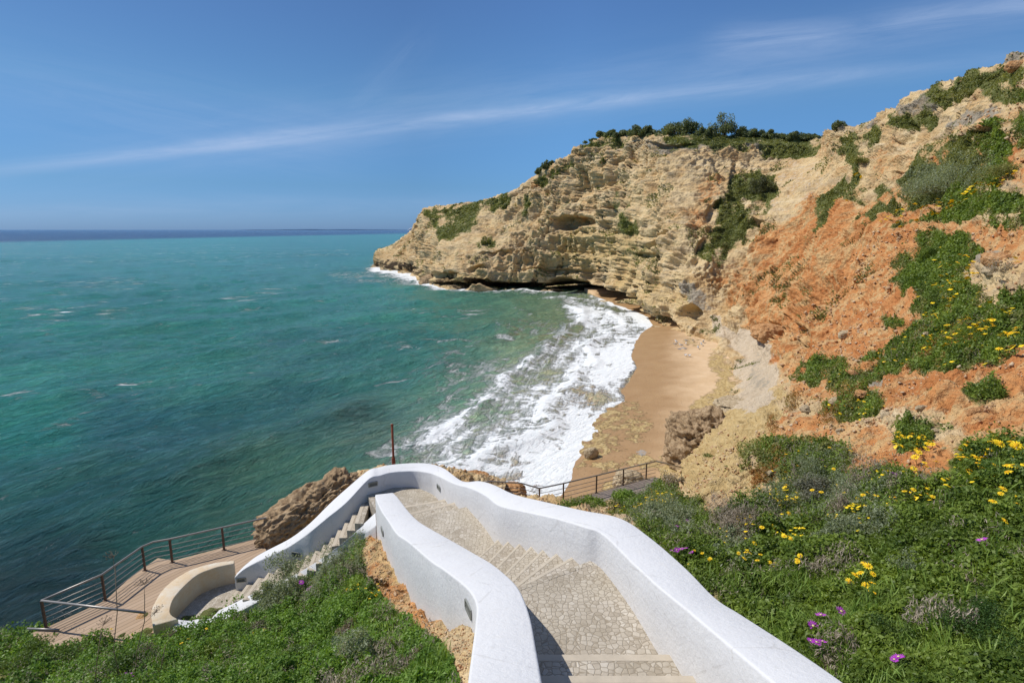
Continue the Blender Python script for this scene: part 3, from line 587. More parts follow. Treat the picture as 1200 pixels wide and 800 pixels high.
foam = splat(px, py, [(485, 325, 46, 10, .55, 8), (505, 331, 20, 5, .75, 10), (455, 318, 26, 4, .6, 5), (530, 338, 30, 3, .5), (600, 342, 60, 2.5, .35), (420, 322, 40, 4, .35), (440, 330, 60, 3, .3),
  (560, 450, 70, 34, .30, -20), (530, 515, 66, 40, .52, -15), (480, 540, 50, 30, .42), (600, 470, 54, 28, .50, -25), (650, 430, 50, 34, .45, -30), (580, 545, 80, 44, .62, -10), (640, 500, 60, 44, .66, -35), (690, 430, 44, 34, .66, -50), (700, 375, 46, 17, .72, 20), (670, 352, 40, 6, .5, 8), (640, 385, 40, 8, .28), (740, 375, 26, 10, .7), (660, 540, 50, 40, .78, -35), (715, 420, 26, 26, .78), (700, 395, 40, 10, .55), (500, 490, 24, 6, .35, -15),
  (595, 393, 12, 3, .5), (530, 397, 22, 3, .42), (470, 405, 20, 3, .3), (380, 402, 40, 2, .3), (430, 380, 4, 4, .2)])
edge = np.exp(-((ds+1.0)/1.6)**2)*.35+np.exp(-((ds+.2)/.6)**2)*.4; foam = foam+edge*(py > 345)*(ds < 3)+lines*.55*(py > 360)*(px > 470)
foam += .16*fbm(P3*np.array([.16, .3, 0]), 3, 21)*(foam > .05)
# surf against the cliff foot (distance to the far foot line)
foot = np.array([Z(*p, 0)[:2] for p in [(441, 309), (446, 317), (470, 320), (485, 323), (503, 332), (527, 338), (560, 340), (600, 340), (640, 341), (672, 342), (705, 349), (740, 362)]])
df = np.abs(seg_dist(P3[:, :2], foot)); foam += np.exp(-(df/2.2)**2)*.42*(1+.8*pnoise(P3*np.array([.15, .15, 0]), 8))+np.exp(-(df/7.)**2)*.22*sstep(560, 470, px)
cap = splat(px, py, [(30, 462, 34, 5, .35), (110, 462, 20, 5, .45), (60, 505, 40, 8, .35, -20), (300, 345, 60, 7, .25, -8), (150, 330, 60, 10, .15), (330, 400, 60, 8, .1), (200, 530, 140, 50, -.15), (100, 650, 300, 60, -.3), (380, 540, 120, 60, -.1), (520, 365, 60, 6, .3), (250, 300, 200, 10, .12), (60, 380, 60, 20, .1)])
shallow = splat(px, py, [(640, 395, 70, 22, .42, 10), (600, 440, 40, 10, .25), (650, 470, 50, 20, .35), (600, 520, 60, 20, .35), (640, 550, 40, 20, .5), (690, 410, 30, 20, .45), (680, 500, 26, 40, .4), (715, 440, 18, 30, .5), (480, 395, 30, 6, .12)])
me = npmesh('sea', P3, gridfaces(len(rr), len(azs))[:, ::-1]); setattr_col(me, 'c', C); setattr_col(me, 'f', np.stack([np.clip(foam, 0, 1.2), np.clip(cap, -1, 1)*.5, np.clip(shallow, 0, 1)], 1))
tag(link('sea', me, M['sea']), 'choppy green and turquoise sea with white surf', 'sea', kind='structure')
print('sea', round(time.time()-T0, 1))
# distant shore on the horizon
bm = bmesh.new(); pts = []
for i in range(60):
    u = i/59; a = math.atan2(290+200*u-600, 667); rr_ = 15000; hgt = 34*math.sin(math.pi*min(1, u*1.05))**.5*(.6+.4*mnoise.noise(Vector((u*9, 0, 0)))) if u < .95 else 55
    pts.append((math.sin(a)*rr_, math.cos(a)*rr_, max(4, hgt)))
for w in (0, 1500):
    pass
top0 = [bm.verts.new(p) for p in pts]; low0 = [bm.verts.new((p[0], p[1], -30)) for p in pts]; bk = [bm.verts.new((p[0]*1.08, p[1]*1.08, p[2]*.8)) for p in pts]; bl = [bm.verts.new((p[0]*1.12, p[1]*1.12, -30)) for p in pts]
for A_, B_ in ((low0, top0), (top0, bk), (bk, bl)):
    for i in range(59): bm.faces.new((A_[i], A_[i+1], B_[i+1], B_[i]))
tag(link('distant_coast', bm_mesh(bm, 'distant_coast', True), mat_simple('far_coast', (.80, .80, .78), .9, 0, .15, .002)), 'low pale strip of coast on the horizon left of the headland', 'coast', kind='structure')  # haze painted in: base set pale to lift the unlit shore
# ------------------------------------------------------------------ walls
def sweep_wall(name, pairs, label, mat, drop_in, drop_out, bev=.03, sub=8, dirt=True, parent=None, flat_end=False):
    I = np.array([H(p[0], p[1], p[4]) for p in pairs]); O = np.array([H(p[2], p[3], p[4]) for p in pairs])
    I = catmull(I, [sub]*(len(pairs)-1)); O = catmull(O, [sub]*(len(pairs)-1)); n = len(I)
    di = np.interp(np.arange(n), np.arange(len(pairs))*sub, drop_in if hasattr(drop_in, '__len__') else [drop_in]*len(pairs))
    do = np.interp(np.arange(n), np.arange(len(pairs))*sub, drop_out if hasattr(drop_out, '__len__') else [drop_out]*len(pairs))
    rings = []; K = 4
    for k in range(n):
        a = I[k]; b = O[k]; u = (b-a); u[2] = 0; u /= np.linalg.norm(u)+1e-9; bw = bev
        ring = []
        for q in range(K, 0, -1): ring.append(a-np.array([0, 0, di[k]*S*q/K]))
        for q in range(4): t = q/3*math.pi/2; ring.append(a+u*bw*(1-math.cos(t))+np.array([0, 0, -bw*(1-math.sin(t))]))
        for q in range(4): t = q/3*math.pi/2; ring.append(b-u*bw*(1-math.sin(t))+np.array([0, 0, -bw*(1-math.cos(t))]))
        for q in range(1, K+1): ring.append(b-np.array([0, 0, do[k]*S*q/K]))
        rings.append(ring)
    R_ = np.array(rings); m = R_.shape[1]; Fc = gridfaces(n, m).tolist(); V = R_.reshape(-1, 3)
    me = bpy.data.meshes.new(name); caps = [list(range(m)), [(n-1)*m+i for i in range(m)][::-1]]
    me.from_pydata(V.tolist(), [], Fc+caps); me.update()
    bm = bmesh.new(); bm.from_mesh(me); bmesh.ops.recalc_face_normals(bm, faces=bm.faces[:]); bm.to_mesh(me); bm.free()
    for p in me.polygons: p.use_smooth = len(p.vertices) == 4
    if dirt:
        dz = np.zeros((n, m)); lowmask = np.array([1 if i < K else (1 if i >= m-K else 0) for i in range(m)])
        cl_ = np.array([{K-1: 0, K-2: .15, K-3: .6, K-4: 1}.get(min(i, m-1-i), 0) for i in range(m)], float); C_ = np.repeat(np.tile(cl_*dirt, n)[:, None], 3, 1); setattr_col(me, 'dirt', C_)
    o = link(name, me, mat, parent); 
    if parent is None: tag(o, label, 'wall')
    return o, I, O
outer_pairs = [(1045, 930, 1180, 935, 2.2), (1000, 880, 1105, 885, 2.42), (907, 800, 991, 800, 2.75), (850, 752, 928, 757, 2.98), (800, 710, 870, 720, 3.2), (773, 688, 839, 700, 3.32), (741, 659, 804, 665, 3.47), (706.5, 625.5, 762, 629, 3.54), (684, 616.5, 727, 606.5, 3.60), (648, 606, 682, 597, 3.85), (615, 599, 640, 587.5, 4.2), (585, 592, 603, 578.5, 4.5), (569, 580.5, 579, 567.5, 4.66), (551, 571.5, 562, 563, 4.83), (532, 566, 542, 563, 5.1), (512.5, 557, 521, 548.5, 5.42), (502, 553.5, 505, 543, 5.5), (484, 551.5, 484, 542, 5.58), (460, 553, 458, 544, 5.6), (445, 557, 444, 547, 5.6), (432, 561, 431, 551, 5.62), (406, 588, 407, 571, 6.05), (385, 605, 387, 589, 6.38), (365.6, 621, 368, 608, 6.7), (351, 632, 353, 621, 7.0), (334, 642.6, 336, 632.5, 7.3), (302, 657.5, 304, 649, 7.8), (285, 667, 288, 661, 8.02), (275, 676, 278, 671, 8.2)]
nO = len(outer_pairs)
wall_outer, OI, OO = sweep_wall('parapet_wall', outer_pairs, 'long curving white parapet along the sea side of the stairs', M['white'], [1.1]*nO, [2.0]*12+[3.4]*(nO-16)+[1.2]*4, dirt=.35)
inner_pairs = [(655, 930, 540, 930, 2.15), (643, 860, 543, 860, 2.5), (635.6, 800, 548, 800, 2.85), (629.5, 765, 552.5, 765, 3.06), (622.5, 726.5, 557, 730, 3.28), (616, 705.5, 557.8, 708, 3.4), (606.8, 687, 551, 693, 3.5), (594.5, 674, 538.5, 681, 3.6), (577, 660, 517.5, 665, 3.78), (560, 650, 505, 657, 3.98), (530, 633, 478, 634, 4.42), (505, 619, 464.5, 624.5, 4.75), (490, 609.5, 455.5, 611, 4.92), (478, 597.5, 446.5, 597.5, 5.08), (466, 582, 440, 583, 5.3), (461, 577, 439.7, 579.5, 5.35)]
wall_inner, II, IO = sweep_wall('divider_wall', inner_pairs, 'white wall between the stairs and the earth mound, square end at the landing', M['white'], [1.3]*16, [1.6]*16, dirt=.8)
low_pairs = [(440, 600, 441, 615, 5.95), (424, 615, 431, 623, 6.22), (406, 632, 420, 631, 6.5), (370, 658, 382, 663, 7.05), (335, 678, 345, 684, 7.6), (300, 693, 309, 701, 8.1), (270, 708, 277, 718, 8.35), (245, 719, 250, 731, 8.45), (225, 726, 222, 739, 8.45), (209, 725, 200, 740, 8.4)]
wall_low, LI, LO = sweep_wall('stair_side_wall', low_pairs, 'low rough white wall under the plants, edging the lower flight', M['white'], .9, 1.2)
cur = [(274.5, 659.7, 274.5, 656.2, 8.12), (263, 662, 262, 657.5, 8.12), (251, 665, 249, 659.5, 8.12), (231.5, 673, 226, 666, 8.12), (215, 687, 206, 677, 8.12), (204, 700, 191, 690, 8.14), (199.5, 711, 182, 704, 8.18), (200, 719, 177, 717, 8.22), (208.7, 725, 179, 733, 8.3)]
wall_cur, CI, CO = sweep_wall('curved_wall', cur, 'ochre stained curved wall round the foot of the stairs, on the wooden deck', M['ochre'], .62, .7)
print('walls', round(time.time()-T0, 1))
def bvh_of(o):
    me = o.data; return BVHTree.FromPolygons([v.co[:] for v in me.vertices], [p.vertices[:] for p in me.polygons])
def louvre(wall, px, py, w, h):
    b = bvh_of(wall); d = Vector(ray(px, py)).normalized(); r = b.ray_cast(Vector((0, 0, CZ)), d)
    if r[0] is None: print('louvre miss', px, py); return
    nrm = r[1].copy(); nrm.z = 0; nrm.normalize()
    if nrm.dot(d) > 0: nrm = -nrm
    x = Vector((0, 0, 1)).cross(nrm).normalized(); bm = bmesh.new()
    def bx(cx, cz, cn, sx, sz, sn, tilt=0):
        vs = []
        for a in (-1, 1):
            for b_ in (-1, 1):
                for c in (-1, 1): vs.append(bm.verts.new(r[0]+x*(cx+a*sx)+Vector((0, 0, 1))*(cz+b_*sz)+nrm*(cn+c*sn+tilt*b_)))
        for q in ((0, 1, 3, 2), (4, 6, 7, 5), (0, 4, 5, 1), (2, 3, 7, 6), (0, 2, 6, 4), (1, 5, 7, 3)): bm.faces.new([vs[i] for i in q])
    bx(0, h/2, .012, w/2, .012, .014); bx(0, -h/2, .012, w/2, .012, .014); bx(-w/2, 0, .012, .012, h/2, .014); bx(w/2, 0, .012, .012, h/2, .014); bx(0, 0, .004, w/2, h/2, .003)
    for i in range(3): bx(0, -h/2+(i+.7)*h/3.3, .014, w/2-.014, .008, .003, .008)
    bmesh.ops.recalc_face_normals(bm, faces=bm.faces[:]); link('wall_light', bm_mesh(bm, 'wall_light'), M['greymetal'], wall)
louvre(wall_outer, 437, 567, .26, .12); louvre(wall_outer, 514.5, 571, .26, .12); louvre(wall_outer, 347, 649, .26, .12); louvre(wall_outer, 283, 679, .26, .12)
louvre(wall_inner, 448.5, 622, .26, .12); louvre(wall_inner, 550, 713, .26, .12)
# ------------------------------------------------------------------ the stairs
st = empty('stone_staircase', tuple(H(690, 700, 4.0))); tag(st, 'cream cobbled stairway winding down between white walls with two landings', 'stairs')
inv = Matrix.Translation(Vector(st.location)).inverted()
def local(o, par): o.matrix_parent_inverse = Matrix.Translation(Vector(par.location)).inverted(); return o
def wpt(x1, y1): return np.array([x1*S, y1*S])
def step_mesh(A, B_, C_, D, h1, name='step', depth=1.3, nosing=True, nmat='stone'):
    """A,B near edge (left,right), C,D far edge (right,left); far edge carries the nosing"""
    z1 = CZ-h1*S; A, B_, C_, D = [np.array(v[:2]) for v in (A, B_, C_, D)]
    bm = bmesh.new(); nb = .075*S
    nb = nb*(.55 if nmat == 'edge' else 1); dl = (A-D); dl = dl/(np.linalg.norm(dl)+1e-9); dr = (B_-C_); dr = dr/(np.linalg.norm(dr)+1e-9)
    if nosing: D2 = D+dl*nb; C2 = C_+dr*nb
    else: D2, C2 = D, C_
    prism(bm, [A, B_, C2, D2], z1, z1-depth); o = local(link(name, bm_mesh(bm, name), M['cobble'], st), st)
    if nosing:
        bm = bmesh.new(); prism(bm, [D2, C2, C_-dr*.01, D-dl*.01], z1+.004, z1-depth); q = link('nosing', bm_mesh(bm, 'nosing'), M[nmat], o)
        bevel(q, .008, 2)
    return o
# steps above the middle landing, climbing towards the viewer (their far edge is the nose)
y0 = 4.58; h0 = 4.0; edges = []
for k in range(9):
    yk = y0-.44*k; edges.append((wpt(-.35, yk), wpt(1.9-.0*k, yk)))
for k in range(8): step_mesh(edges[k+1][0], edges[k+1][1], edges[k][1], edges[k][0], h0-.165*(k+1), depth=1.4)
# middle landing
Rn = [(688.5, 658, 4.0), (669, 653.6, 4.165), (651, 649.5, 4.33), (635.6, 644.6, 4.50), (621, 641.7, 4.66), (607.5, 638, 4.83), (595, 634.5, 4.99), (585, 631, 5.16)]
Rw = [H(*p)[:2] for p in Rn]; Lw = [wpt(*v) for v in catmull(np.array([[.10, 5.86], [-.25, 6.3], [-.75, 7.15], [-1.15, 8.05]]), [3, 3, 2])][:8]
def ext(L, R_, a=.22, b=.22):
    d = R_-L; d = d/np.linalg.norm(d); return L-d*a, R_+d*b
Ns = [ext(l, r, .35, .25) for l, r in zip(Lw, Rw)]
# landing polygon
bm = bmesh.new(); zL = CZ-4.0*S; far_l, far_r = Ns[0]
poly = [edges[0][0], edges[0][1], H(800, 735, 4.0)[:2], H(765, 698, 4.0)[:2], H(728, 672, 4.0)[:2], far_r]
dn = (np.array(far_r)-far_l); nrm2 = np.array([-dn[1], dn[0]])/np.linalg.norm(dn)
if np.dot(nrm2, np.array([0, -1])) < 0: nrm2 = -nrm2
fl2, fr2 = far_l+nrm2*.10, far_r+nrm2*.10
prism(bm, poly[:-1]+[fr2, fl2], zL, zL-1.4); lo = local(link('landing', bm_mesh(bm, 'landing'), M['cobble'], st), st)
bm = bmesh.new(); prism(bm, [fl2, fr2, far_r, far_l], zL+.004, zL-1.4); bevel(link('nosing', bm_mesh(bm, 'nosing'), M['cobble'], lo), .008)
for k in range(7): step_mesh(Ns[k][0], Ns[k][1], Ns[k+1][1], Ns[k+1][0], Rn[k+1][2], nmat='edge')
# intermediate landing, three steps, far landing
A1 = ext(H(496, 605, 5.32)[:2], H(545, 594, 5.32)[:2], .5, .3); A2 = ext(H(488.5, 599, 5.54)[:2], H(535, 588, 5.54)[:2], .5, .3); A3 = ext(H(480, 592, 5.77)[:2], H(524, 584.5, 5.77)[:2], .5, .3)
bm = bmesh.new(); z1 = CZ-5.32*S; prism(bm, [Ns[7][0], Ns[7][1], H(590, 620, 5.32)[:2], A1[1], A1[0]], z1, z1-1.2); local(link('landing', bm_mesh(bm, 'landing'), M['cobble'], st), st)
step_mesh(A1[0], A1[1], A2[1], A2[0], 5.54); step_mesh(A2[0], A2[1], A3[1], A3[0], 5.77)
z1 = CZ-6.0*S; bm = bmesh.new()
prism(bm, [A3[0], A3[1], H(528, 575, 6.0)[:2], H(510, 566, 6.0)[:2], H(480, 562, 6.0)[:2], H(445, 568, 6.0)[:2], H(428, 576, 6.0)[:2], H(437, 592, 6.0)[:2], H(447, 610, 6.0)[:2]], z1, z1-1.3)
local(link('landing', bm_mesh(bm, 'landing'), M['cobble'], st), st)
# lower flight down to the deck
fo = catmull(np.array([H(431.5, 581, 6.0), H(406, 604.4, 6.5), H(380.5, 632, 7.0), H(350, 650, 7.5), H(318, 664, 8.0), H(283, 684, 8.55)]), [3, 3, 3, 3, 3])
hs = np.linspace(6.0, 8.55, len(fo)); prevA = None
for k in range(len(fo)-1):
    a = fo[k][:2]; b = fo[k+1][:2]
    near_a = a+np.array([.15, -1.22]); near_b = b+np.array([.15, -1.22]); up = np.array([0, .3])
    if k > 9: near_a = a+np.array([0.05, -1.25]); near_b = b+np.array([0.0, -1.3])
    step_mesh(near_a, a+up, b+up, near_b, hs[k+1]+.0, depth=.9)
bm = bmesh.new(); z1 = CZ-8.66*S; prism(bm, [H(290, 676, 8.66)[:2], H(250, 674, 8.66)[:2], H(220, 684, 8.66)[:2], H(200, 705, 8.66)[:2], H(196, 725, 8.66)[:2], H(215, 736, 8.66)[:2], H(255, 724, 8.66)[:2], H(300, 700, 8.66)[:2]], z1, z1-.4)
local(link('landing', bm_mesh(bm, 'landing'), M['cobble'], st), st)
# ------------------------------------------------------------------ wooden decks and railings
def rail_post(par, base, h, lean=(0, 0)):
    bm = bmesh.new(); b = Vector(base)
    for (w, z0, z1_) in ((.07, 0, .012), (.032, .012, h)):
        prism(bm, [(b.x-w, b.y-w*.7), (b.x+w, b.y-w*.7), (b.x+w, b.y+w*.7), (b.x-w, b.y+w*.7)], b.z+z1_, b.z+z0)
    return link('post', bm_mesh(bm, 'post'), M['postbrown'], par)
def rail(par, pts, r, mat):
    bm = bmesh.new(); tube(bm, pts, r, 8); return link('rail', bm_mesh(bm, 'rail', True), mat, par)
DH = 8.72
e0 = [H(35, 742, DH), H(54, 735, DH), H(123.5, 703, DH), H(170, 668, DH), H(183, 662, DH), H(202, 658.5, DH), H(262.7, 644, DH), H(322, 630, DH), H(360, 618, DH)]
dk = [e0[0], e0[1], e0[2], H(155, 674, DH), H(185, 653.5, DH), H(203, 656.5, DH), H(262, 641, DH), H(325, 625, DH), H(365, 612, DH), H(372, 640, DH), H(300, 700, DH), H(200, 760, DH), H(80, 770, DH)]
ang = math.atan2((e0[2]-e0[1])[1], (e0[2]-e0[1])[0])
M['deckwood'] = mat_wood('pale_deck_boards', ang+math.radians(90), (.36, .25, .16), (.50, .37, .26), .17); M['deckgrey'] = mat_wood('grey_deck_boards', math.radians(25), (.20, .16, .13), (.33, .27, .23), .17)
M['beam'] = mat_simple('dark_deck_beam', (.10, .07, .05), .8)
deck = empty('wooden_deck', tuple(H(180, 690, DH))); tag(deck, 'pale wooden viewing deck at the foot of the stairs on the left', 'deck')
bm = bmesh.new(); prism(bm, [p[:2] for p in dk], CZ-DH*S, CZ-DH*S-.09); local(link('boards', bm_mesh(bm, 'boards'), M['deckwood'], deck), deck)
bm = bmesh.new(); ed = [p+np.array([0, 0, -.2]) for p in dk[1:9]]
for a, b in zip(ed[:-1], ed[1:]):
    a = Vector(a); b = Vector(b); n_ = (b-a).cross(Vector((0, 0, 1))).normalized()*.06
    prism(bm, [(a+n_)[:2], (b+n_)[:2], (b-n_)[:2], (a-n_)[:2]], a.z+.1, a.z-.12)
local(link('edge_beam', bm_mesh(bm, 'edge_beam'), M['beam'], deck), deck)
for p in dk[2:8:2]:
    bm = bmesh.new(); tube(bm, [(p[0]+.1, p[1]-.25, p[2]-.1), (p[0]+.1, p[1]-.25, -1)], .12, 10); local(link('pile', bm_mesh(bm, 'pile', True), M['beam'], deck), deck)
rl = empty('metal_railing', tuple(e0[2])); tag(rl, 'steel railing with brown posts round the seaward edge of the left deck', 'railing')
RH = .66*S
for i in (1, 2, 3, 5, 6, 7): local(rail_post(rl, e0[i], RH), rl)
base = [e0[1], e0[2], e0[3], e0[4], e0[5], e0[6], e0[7], e0[8]]
local(rail(rl, [p+np.array([0, 0, RH+.02]) for p in base], .034, M['steel']), rl)
for k in range(4): local(rail(rl, [p+np.array([0, 0, RH*(.16+.2*k)]) for p in base], .013, M['steel']), rl)
sd = [H(54, 735, DH), H(175, 750, DH)]
local(rail(rl, [sd[0]+np.array([0, 0, RH+.02]), sd[1]+np.array([0, 0, RH+.02])], .034, M['steel']), rl)
local(rail(rl, [sd[0]+np.array([-.45, -.1, .05]), sd[0]+np.array([.5, -.15, .05])], .03, M['steel']), rl)
# right boardwalk
rb = [H(560, 588, 8.8), H(576, 586, 8.85), H(611, 588, 8.95), H(632, 594, 9.1), H(660, 587.5, 9.2), H(698.7, 577.3, 9.4), H(730, 568.6, 9.6), H(757, 561.2, 9.8), H(768, 558.5, 9.85)]
bk = empty('boardwalk', tuple(H(700, 590, 9.4))); tag(bk, 'grey timber boardwalk leading behind the white wall to the beach', 'boardwalk')
bm = bmesh.new(); inw = [H(800, 568, 9.9), H(745, 597, 9.7), H(700, 615, 9.4), H(640, 625, 9.2), H(590, 620, 8.9), H(540, 610, 8.8)]
top = [p for p in rb]+inw
prism(bm, [tuple(p) for p in top], 0, -.1) if False else None
V_ = [bm.verts.new(tuple(p)) for p in rb]; W_ = []
for i, p in enumerate(rb):
    a = rb[min(i+1, len(rb)-1)]-rb[max(i-1, 0)]; n_ = np.array([a[1], -a[0], 0]); n_ /= np.linalg.norm(n_); W_.append(bm.verts.new(tuple(p+n_*2.2)))
V2_ = [bm.verts.new((v.co.x, v.co.y, v.co.z-.12)) for v in V_]; W2_ = [bm.verts.new((v.co.x, v.co.y, v.co.z-.12)) for v in W_]
for i in range(len(rb)-1):
    bm.faces.new((V_[i], V_[i+1], W_[i+1], W_[i])); bm.faces.new((V2_[i+1], V2_[i], W2_[i], W2_[i+1])); bm.faces.new((V_[i+1], V_[i], V2_[i], V2_[i+1])); bm.faces.new((W_[i], W_[i+1], W2_[i+1], W2_[i]))
bm.faces.new((V_[-1], W_[-1], W2_[-1], V2_[-1]))
bmesh.ops.recalc_face_normals(bm, faces=bm.faces[:]); local(link('boards', bm_mesh(bm, 'boards'), M['deckgrey'], bk), bk)
for i in (3, 5, 7):
    bm = bmesh.new(); p = rb[i]; tube(bm, [(p[0], p[1]-.2, p[2]-.1), (p[0], p[1]-.2, .0)], .1, 10); local(link('pile', bm_mesh(bm, 'pile', True), M['beam'], bk), bk)
r2 = empty('metal_railing', tuple(rb[5])); tag(r2, 'steel railing with dark posts along the boardwalk above the beach', 'railing')
for i in (1, 3, 4, 5, 6, 7): local(rail_post(r2, rb[i], RH), r2)
local(rail(r2, [p+np.array([0, 0, RH+.02]) for p in rb], .032, M['steel']), r2)
for k in range(4): local(rail(r2, [p+np.array([0, 0, RH*(.05+.23*k)]) for p in rb], .013, M['steel']), r2)
end = rb[-1]; local(rail(r2, [end+np.array([0, 0, RH+.02]), H(800, 560, 10.3)+np.array([0, 0, RH*.7])], .032, M['steel']), r2)
# rusty pole behind the far wall
pb = H(461.5, 547, 5.95); pt = pb+np.array([0, 0, .9*S+.05]); 
# find height so its top shows at the right place
for hh_ in np.linspace(.5, 2.6, 60):
    q = proj(pb+np.array([0, 0, hh_]))
    if q[1] < 498: break
po = empty('rusty_pole', tuple(pb)); tag(po, 'thin rust red iron pole standing behind the curve of the white wall', 'pole')
bm = bmesh.new(); tube(bm, [pb+np.array([0, 0, -1.0]), pb+np.array([0, 0, hh_])], .038, 10); local(link('shaft', bm_mesh(bm, 'shaft', True), M['rust'], po), po)
bm = bmesh.new(); tube(bm, [pb+np.array([0, 0, -1.0]), pb+np.array([0, 0, .30]), pb+np.array([0, 0, .36])], [.062, .062, .04], 10); local(link('sleeve', bm_mesh(bm, 'sleeve', True), M['rust'], po), po)
bm = bmesh.new(); tube(bm, [pb+np.array([0, 0, hh_-.01]), pb+np.array([0, 0, hh_+.03])], [.045, .045], 10); local(link('cap', bm_mesh(bm, 'cap', True), M['rust'], po), po)
print('built', round(time.time()-T0, 1))
# ------------------------------------------------------------------ boulders
def boulder(name, c, size, rot, seed, mat, label, group=None, amp=.22, sub=5, flat=0):
    bm = bmesh.new(); bmesh.ops.create_icosphere(bm, subdivisions=sub, radius=1); me = bm_mesh(bm, name, True)
    V = np.empty(len(me.vertices)*3, np.float32); me.vertices.foreach_get('co', V); V = V.reshape(-1, 3).astype(float); D = V.copy()
    # squarer than a ball
    V = np.sign(V)*np.abs(V)**.78; so = np.array([seed*7.1, seed*3.3, 0])
    k = 1+amp*fbm(D*1.1+so, 3, seed)+amp*.55*fbm(D*2.6+so, 3, seed+5, ridged=True)+amp*.30*fbm(D*6+so, 3, seed+9)+amp*.14*fbm(D*16+so, 2, seed+13)
    pit = fbm(D*7+so, 2, seed+21); k = k-amp*.35*sstep(.12, .45, pit)-amp*.30*(1-sstep(0, .06, np.abs(pnoise(D*1.7+so, seed+25))))
    if flat: V[:, 2] = np.minimum(V[:, 2], flat+.1*fbm(D*3+so, 3, seed+2))
    V = V*k[:, None]*np.array(size); me.vertices.foreach_set('co', V.astype(np.float32).ravel()); me.update()
    o = link(name, me, mat); o.location = c; o.rotation_euler = tuple(math.radians(a) for a in rot); tag(o, label, 'boulder' if size[0] > .5 else 'rock', group); return o
boulder('boulder', tuple(H(348, 613, 8.5)), (1.55, 1.0, 1.0), (5, -24, 28), 3, M['boulder'], 'big pitted brown boulder beside the wall at the end of the left deck', amp=.2, sub=6)
boulder('boulder', tuple(H(388, 584, 7.9)), (1.15, .8, .75), (0, -28, 30), 8, M['boulder'], 'smaller brown boulder behind the big one, against the outer parapet', amp=.24, sub=6)
boulder('boulder', tuple(Z(823, 520, 2.2)), (2.0, 2.4, 2.1), (5, 0, 20), 5, M['boulder'], 'tall dark sided boulder on the sand under the yellow slope', amp=.22, sub=6)
boulder('boulder', tuple(Z(870, 478, 2.2)), (2.1, 1.9, .8), (0, 0, 35), 11, M['boulder_pale'], 'flat pale slab of rock above the dark sided boulder', amp=.18, flat=.5)
boulder('boulder', tuple(hit(906, 392)[0]), (2.2, 1.6, 1.1), (0, 10, 10), 14, M['orange_rock'], 'rounded orange rock lodged in the hollow over the beach slab', amp=.12)
boulder('boulder', tuple(Z(737, 566, .9)), (.9, .8, .7), (0, 0, 0), 17, M['boulder_pale'], 'small yellow rock on the sand just beyond the boardwalk railing', amp=.2)
boulder('boulder', tuple(Z(693, 531, .35)), (.5, .35, .4), (0, 0, 30), 19, M['boulder_pale'], 'lone little rock at the foam edge on the wet sand', amp=.2, sub=4)
boulder('boulder', tuple(Z(552, 562, .5)), (1.0, .7, .5), (0, 0, 0), 23, M['orange_rock'], 'orange rock just showing over the far wall in the surf', amp=.2)
boulder('boulder', tuple(Z(598, 577, .8)), (.9, .7, .5), (0, 0, 0), 29, M['orange_rock'], 'orange rock under the boardwalk rail behind the white wall', amp=.2)
boulder('boulder', tuple(Z(515, 330, .3)), (5.5, 4.0, 2.2), (0, 0, 20), 31, M['boulder'], 'dark wave washed rock ledge at the foot of the headland', amp=.2)
# loose stones on the bare earth
SP_ = [(1170, 306, 1.4), (990, 392, .8), (1080, 478, .55), (1140, 483, .6), (1088, 392, .5), (980, 470, .7), (1012, 462, .9), (985, 505, .6), (1040, 487, .8), (1000, 437, .6), (1165, 318, 1.0), (900, 555, .5), (1150, 480, .45), (1095, 505, .4), (945, 480, .8), (1193, 78, .9)]
for i, (x, y, s_) in enumerate(SP_):
    r_ = hit(x, y)
    if r_ is None: continue
    t_ = (Vector((0, 0, CZ))-r_[0]).length; k_ = s_*t_/26*.27
    boulder('stone', tuple(r_[0]), (k_*1.3, k_, k_*.7), (random.uniform(-20, 20), random.uniform(-20, 20), random.uniform(0, 180)), 40+i, M['boulder_pale'] if i % 3 else M['orange_rock'], 'weathered stone half sunk in the orange slope', 'loose stones on the orange slope', amp=.22, sub=4)
# pebbles: uncountable
FG = np.zeros((640, 640), bool)                       # 5 cm cells, x from -14, y from 0: walls and stairs stand here
def stamp(q):
    q = np.asarray(q); x0, y0 = q.min(0); x1, y1 = q.max(0); i0, i1 = int((x0+14)/.05), int((x1+14)/.05)+2; j0, j1 = int(y0/.05), int(y1/.05)+2
    i0 = max(i0, 0); j0 = max(j0, 0); i1 = min(i1, 640); j1 = min(j1, 640)
    if i1 <= i0 or j1 <= j0: return
    X_, Y_ = np.meshgrid(np.arange(i0, i1)*.05-14+.025, np.arange(j0, j1)*.05+.025, indexing='ij'); ins = np.zeros(X_.shape, bool); k_ = len(q)
    for a in range(k_):
        b = (a+1) % k_; xa, ya = q[a]; xb, yb = q[b]; c_ = ((ya > Y_) != (yb > Y_)) & (X_ < (xb-xa)*(Y_-ya)/(yb-ya+1e-12)+xa); ins ^= c_
    FG[i0:i1, j0:j1] |= ins
for a_, b_ in ((OI, OO), (II, IO), (LI, LO), (CI, CO)):
    for k in range(len(a_)-1): stamp([a_[k][:2], a_[k+1][:2], b_[k+1][:2], b_[k][:2]])
stamp([p[:2] for p in II]+[p[:2] for p in OI[::-1] if p[1] > 0 and p[0] > -2.9])
stamp([p[:2] for p in dk][1:-1])
for k in range(len(rb)-1):
    def _n(i):
        a = rb[min(i+1, len(rb)-1)]-rb[max(i-1, 0)]; n_ = np.array([a[1], -a[0]]); return rb[i][:2]+n_/np.linalg.norm(n_)*1.45
    stamp([rb[k][:2], rb[k+1][:2], _n(k+1), _n(k)])

